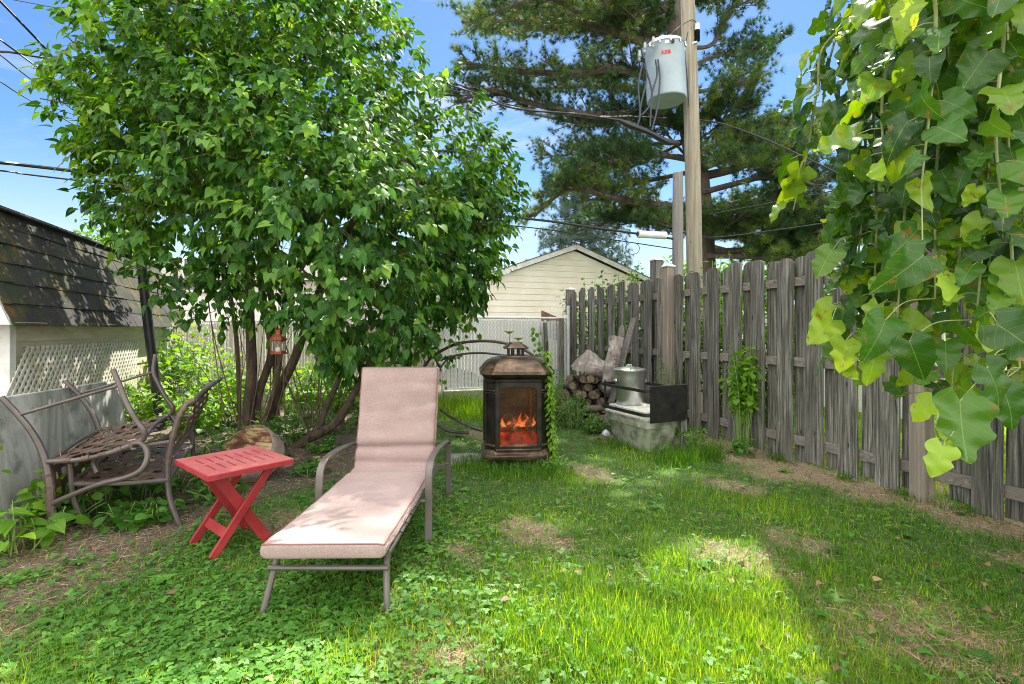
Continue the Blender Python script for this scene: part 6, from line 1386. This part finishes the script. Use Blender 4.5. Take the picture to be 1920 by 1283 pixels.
rn = np.clip(.42+.25*pn+rng.normal(size=n)*.27+.15*tuft, 0, 1); wd *= 1+1.0*(rng.random(n) < .12); near = Y_ < 4.2
B = blades(X_[near], Y_[near], h[near], wd[near], rn[near]); items.append((BLADE, *B)); B = blades(X_[~near], Y_[~near], h[~near], wd[~near]*1.15, rn[~near]); items.append((BLADE3, *B))
print('blades', n)
# rough grass along the back kerb
X_, Y_ = rng.uniform(-1.6, .9, 9000), rng.uniform(6.9, 8.4, 9000); h = rng.uniform(.12, .42, 9000)*sstep(6.8, 8.0, Y_); items.append((BLADE3, *blades(X_, Y_, h, np.full(9000, .008), rng.random(9000), .5)))
# rough grass tufts at tub, fence foot and fireplace
for (cx, cy, rr2, hh, n) in ((1.62, 4.88, .22, .22, 500), (1.95, 4.95, .12, .26, 260), (.02, 4.42, .28, .13, 700), (.3, 4.45, .2, .15, 500), (-.35, 4.6, .2, .13, 400), (2.85, 4.25, .06, .13, 80), (3.02, 3.75, .12, .10, 200), (3.2, 3.45, .12, .10, 200), (2.0, 6.2, .2, .2, 300), (2.62, 4.9, .08, .15, 100), (1.2, 5.55, .2, .14, 300)):
    a = rng.normal(size=(n, 2))*rr2*.6; items.append((BLADE, *blades(cx+a[:, 0], cy+a[:, 1], rng.uniform(.4, 1, n)*hh, np.full(n, .006), rng.random(n)*.6, .5)))
# beyond the fence
X_, Y_ = rng.uniform(1.5, 9, 60000), rng.uniform(2.2, 12, 60000); k = fence_d(X_, Y_) < -.08; X_, Y_ = X_[k], Y_[k]; n = len(X_); items.append((BLADE3, *blades(X_, Y_, rng.uniform(.05, .13, n), np.full(n, .011), rng.uniform(.4, 1, n))))
tag(build_inst('grass', M['grass'], None, items), kind='stuff')
# clover & low weeds
LF = leaf_template(lambda t: [.10, .42, .36, 0.05][int(round(t*3))], rows=3, cols=1, fold=.12, droop=.05)
def trifoil(n=3):
    vs, fs, uv = [], [], []; tv, tf, tu = LF
    for i in range(n):
        a = 2*PI*i/n; R_ = np.array([[math.cos(a), math.sin(a), 0], [-math.sin(a), math.cos(a), 0], [0, 0, 1]]); b = len(vs); vs += list(tv@R_); fs += [tuple(q+b for q in f) for f in tf[0]]; uv += list(tu)
    return np.array(vs), (fs, []), np.array(uv)
TRI = trifoil()
X_, Y_ = scatter(52000, 1.45, 7, .9); s_ = soil(X_, Y_); d_ = dry(X_, Y_); pn = sn(np.stack([X_, Y_, X_*0+3], 1), 5); leftc = sstep(.2, -.9, X_+.2*pn)
dens = (.10+.90*leftc+.25*sstep(.3, .9, pn))*(1-.80*s_*(pn < .45))*(1-.6*d_)*(.5+.5*sstep(-.5, .3, pn)); k = (rng.random(len(X_)) < dens) & inyard(X_, Y_); X_, Y_ = X_[k], Y_[k]; pn = pn[k]; n = len(X_)
tl = rng.normal(size=(n, 3))*.28; nr = unit(np.array([0, -.1, 1])+tl); az = rng.uniform(0, 2*PI, n); dd = np.stack([np.cos(az), np.sin(az), np.zeros(n)], 1)
Pc = np.stack([X_, Y_, gz(X_, Y_)+rng.uniform(.012, .042, n)], 1); Sz = rng.uniform(.010, .021, n)*(1+.5*(rng.random(n) < .08)); print('clover', n)
tag(build_inst('clover', M['clover'], None, [(TRI, Pc, frames(dd, nr), Sz, np.clip(.45+.3*pn+rng.normal(size=n)*.15, 0, 1))]), kind='stuff')
# rosettes of broad lawn weeds
n = 190; X_, Y_ = scatter(n, 1.55, 6.5, .8); k = inyard(X_, Y_); X_, Y_ = X_[k], Y_[k]; n = len(X_); Pw, Dw, Sw, Rw = [], [], [], []
for x_, y_ in zip(X_, Y_):
    s0_ = rng.uniform(.018, .052); m_ = rng.integers(4, 8); rb_ = rng.random()
    for q in range(m_):
        az = q*2*PI/m_+rng.normal()*.25; d3 = np.array([math.cos(az), math.sin(az), rng.uniform(.15, .7)]); Pw.append([x_, y_, gz(x_, y_)+.008]); Dw.append(unit(d3)); Sw.append(s0_*rng.uniform(.7, 1.2)); Rw.append(rb_)
Dw = np.array(Dw); tag(build_inst('lawn_weeds', M['darkweed'], None, [(LILAC, np.array(Pw), frames(Dw, np.tile([0, 0, 1.], (len(Dw), 1))), np.array(Sw)*1.5, np.array(Rw))]), kind='stuff')
# straw and dead thatch
X_, Y_ = scatter(150000, 1.45, 8.8, .9); s_ = soil(X_, Y_); d_ = dry(X_, Y_); k = (rng.random(len(X_)) < np.clip(.13+.9*d_+.42*s_, 0, 1)) & inyard(X_, Y_); X_, Y_ = X_[k], Y_[k]; n = len(X_)
az = rng.uniform(0, 2*PI, n); d = np.stack([np.cos(az), np.sin(az), rng.uniform(-.05, .35, n)], 1); Ps = np.stack([X_, Y_, gz(X_, Y_)+rng.uniform(.002, .02, n)], 1); nr = unit(rng.normal(size=(n, 3))*.6+[0, 0, 1])
hl = rng.uniform(.025, .085, n); tag(build_inst('straw', M['straw'], None, [(BLADE3, Ps, frames(d, nr), np.stack([rng.uniform(.0015, .0035, n)*(.8+.1*Y_), hl, hl*.3], 1), rng.random(n))]), kind='stuff'); print('straw', n)
# straw wisps on the overturned seat
n = 70; a, b = rng.random(n), rng.random(n); Ps = sA+np.outer(a, D2)*.8+np.outer(b, sB-sA)+[0, 0, .022]; az = rng.uniform(0, 2*PI, n); d = np.stack([np.cos(az), np.sin(az), rng.uniform(-.1, .25, n)], 1); hl = rng.uniform(.06, .22, n)
tag(build_inst('straw_wisps', M['straw'], None, [(BLADE3, Ps, frames(d, np.tile([0, 0, 1.], (n, 1))), np.stack([np.full(n, .003), hl, hl], 1), rng.random(n))]), kind='stuff')
# fallen leaves
n = 120; X_, Y_ = scatter(n, 1.6, 7, .6); X_[:30], Y_[:30] = rng.uniform(1.0, 2.4, 30), rng.uniform(1.75, 2.6, 30); k = inyard(X_, Y_); X_, Y_ = X_[k], Y_[k]; n = len(X_); az = rng.uniform(0, 2*PI, n)
d = np.stack([np.cos(az), np.sin(az), rng.uniform(-.2, .4, n)], 1); tag(build_inst('fallen_leaves', M['deadleaf'], None, [(LILAC, np.stack([X_, Y_, gz(X_, Y_)+rng.uniform(.02, .045, n)], 1), frames(d, unit(rng.normal(size=(n, 3))*.4+[0, 0, 1])), rng.uniform(.020, .044, n), rng.random(n)*.8)]), kind='stuff')
# bark crumbs and twigs on the bare soil
g = G()
for k in range(420):
    X0, Y0 = random.uniform(-3.3, -1.2), random.uniform(2.0, 5.6)
    if soil(np.array(X0), np.array(Y0)) < .3: continue
    a = random.uniform(0, 2*PI); l_ = random.uniform(.03, .16); z = gz(X0, Y0)+.008; g.tube([(X0, Y0, z), (X0+l_*.5*math.cos(a), Y0+l_*.5*math.sin(a), z+.012), (X0+l_*math.cos(a+.3), Y0+l_*math.sin(a+.3), z)], .0022, 4)
tag(g.build('twig_litter', M['twig'], None, smooth=False), kind='stuff')
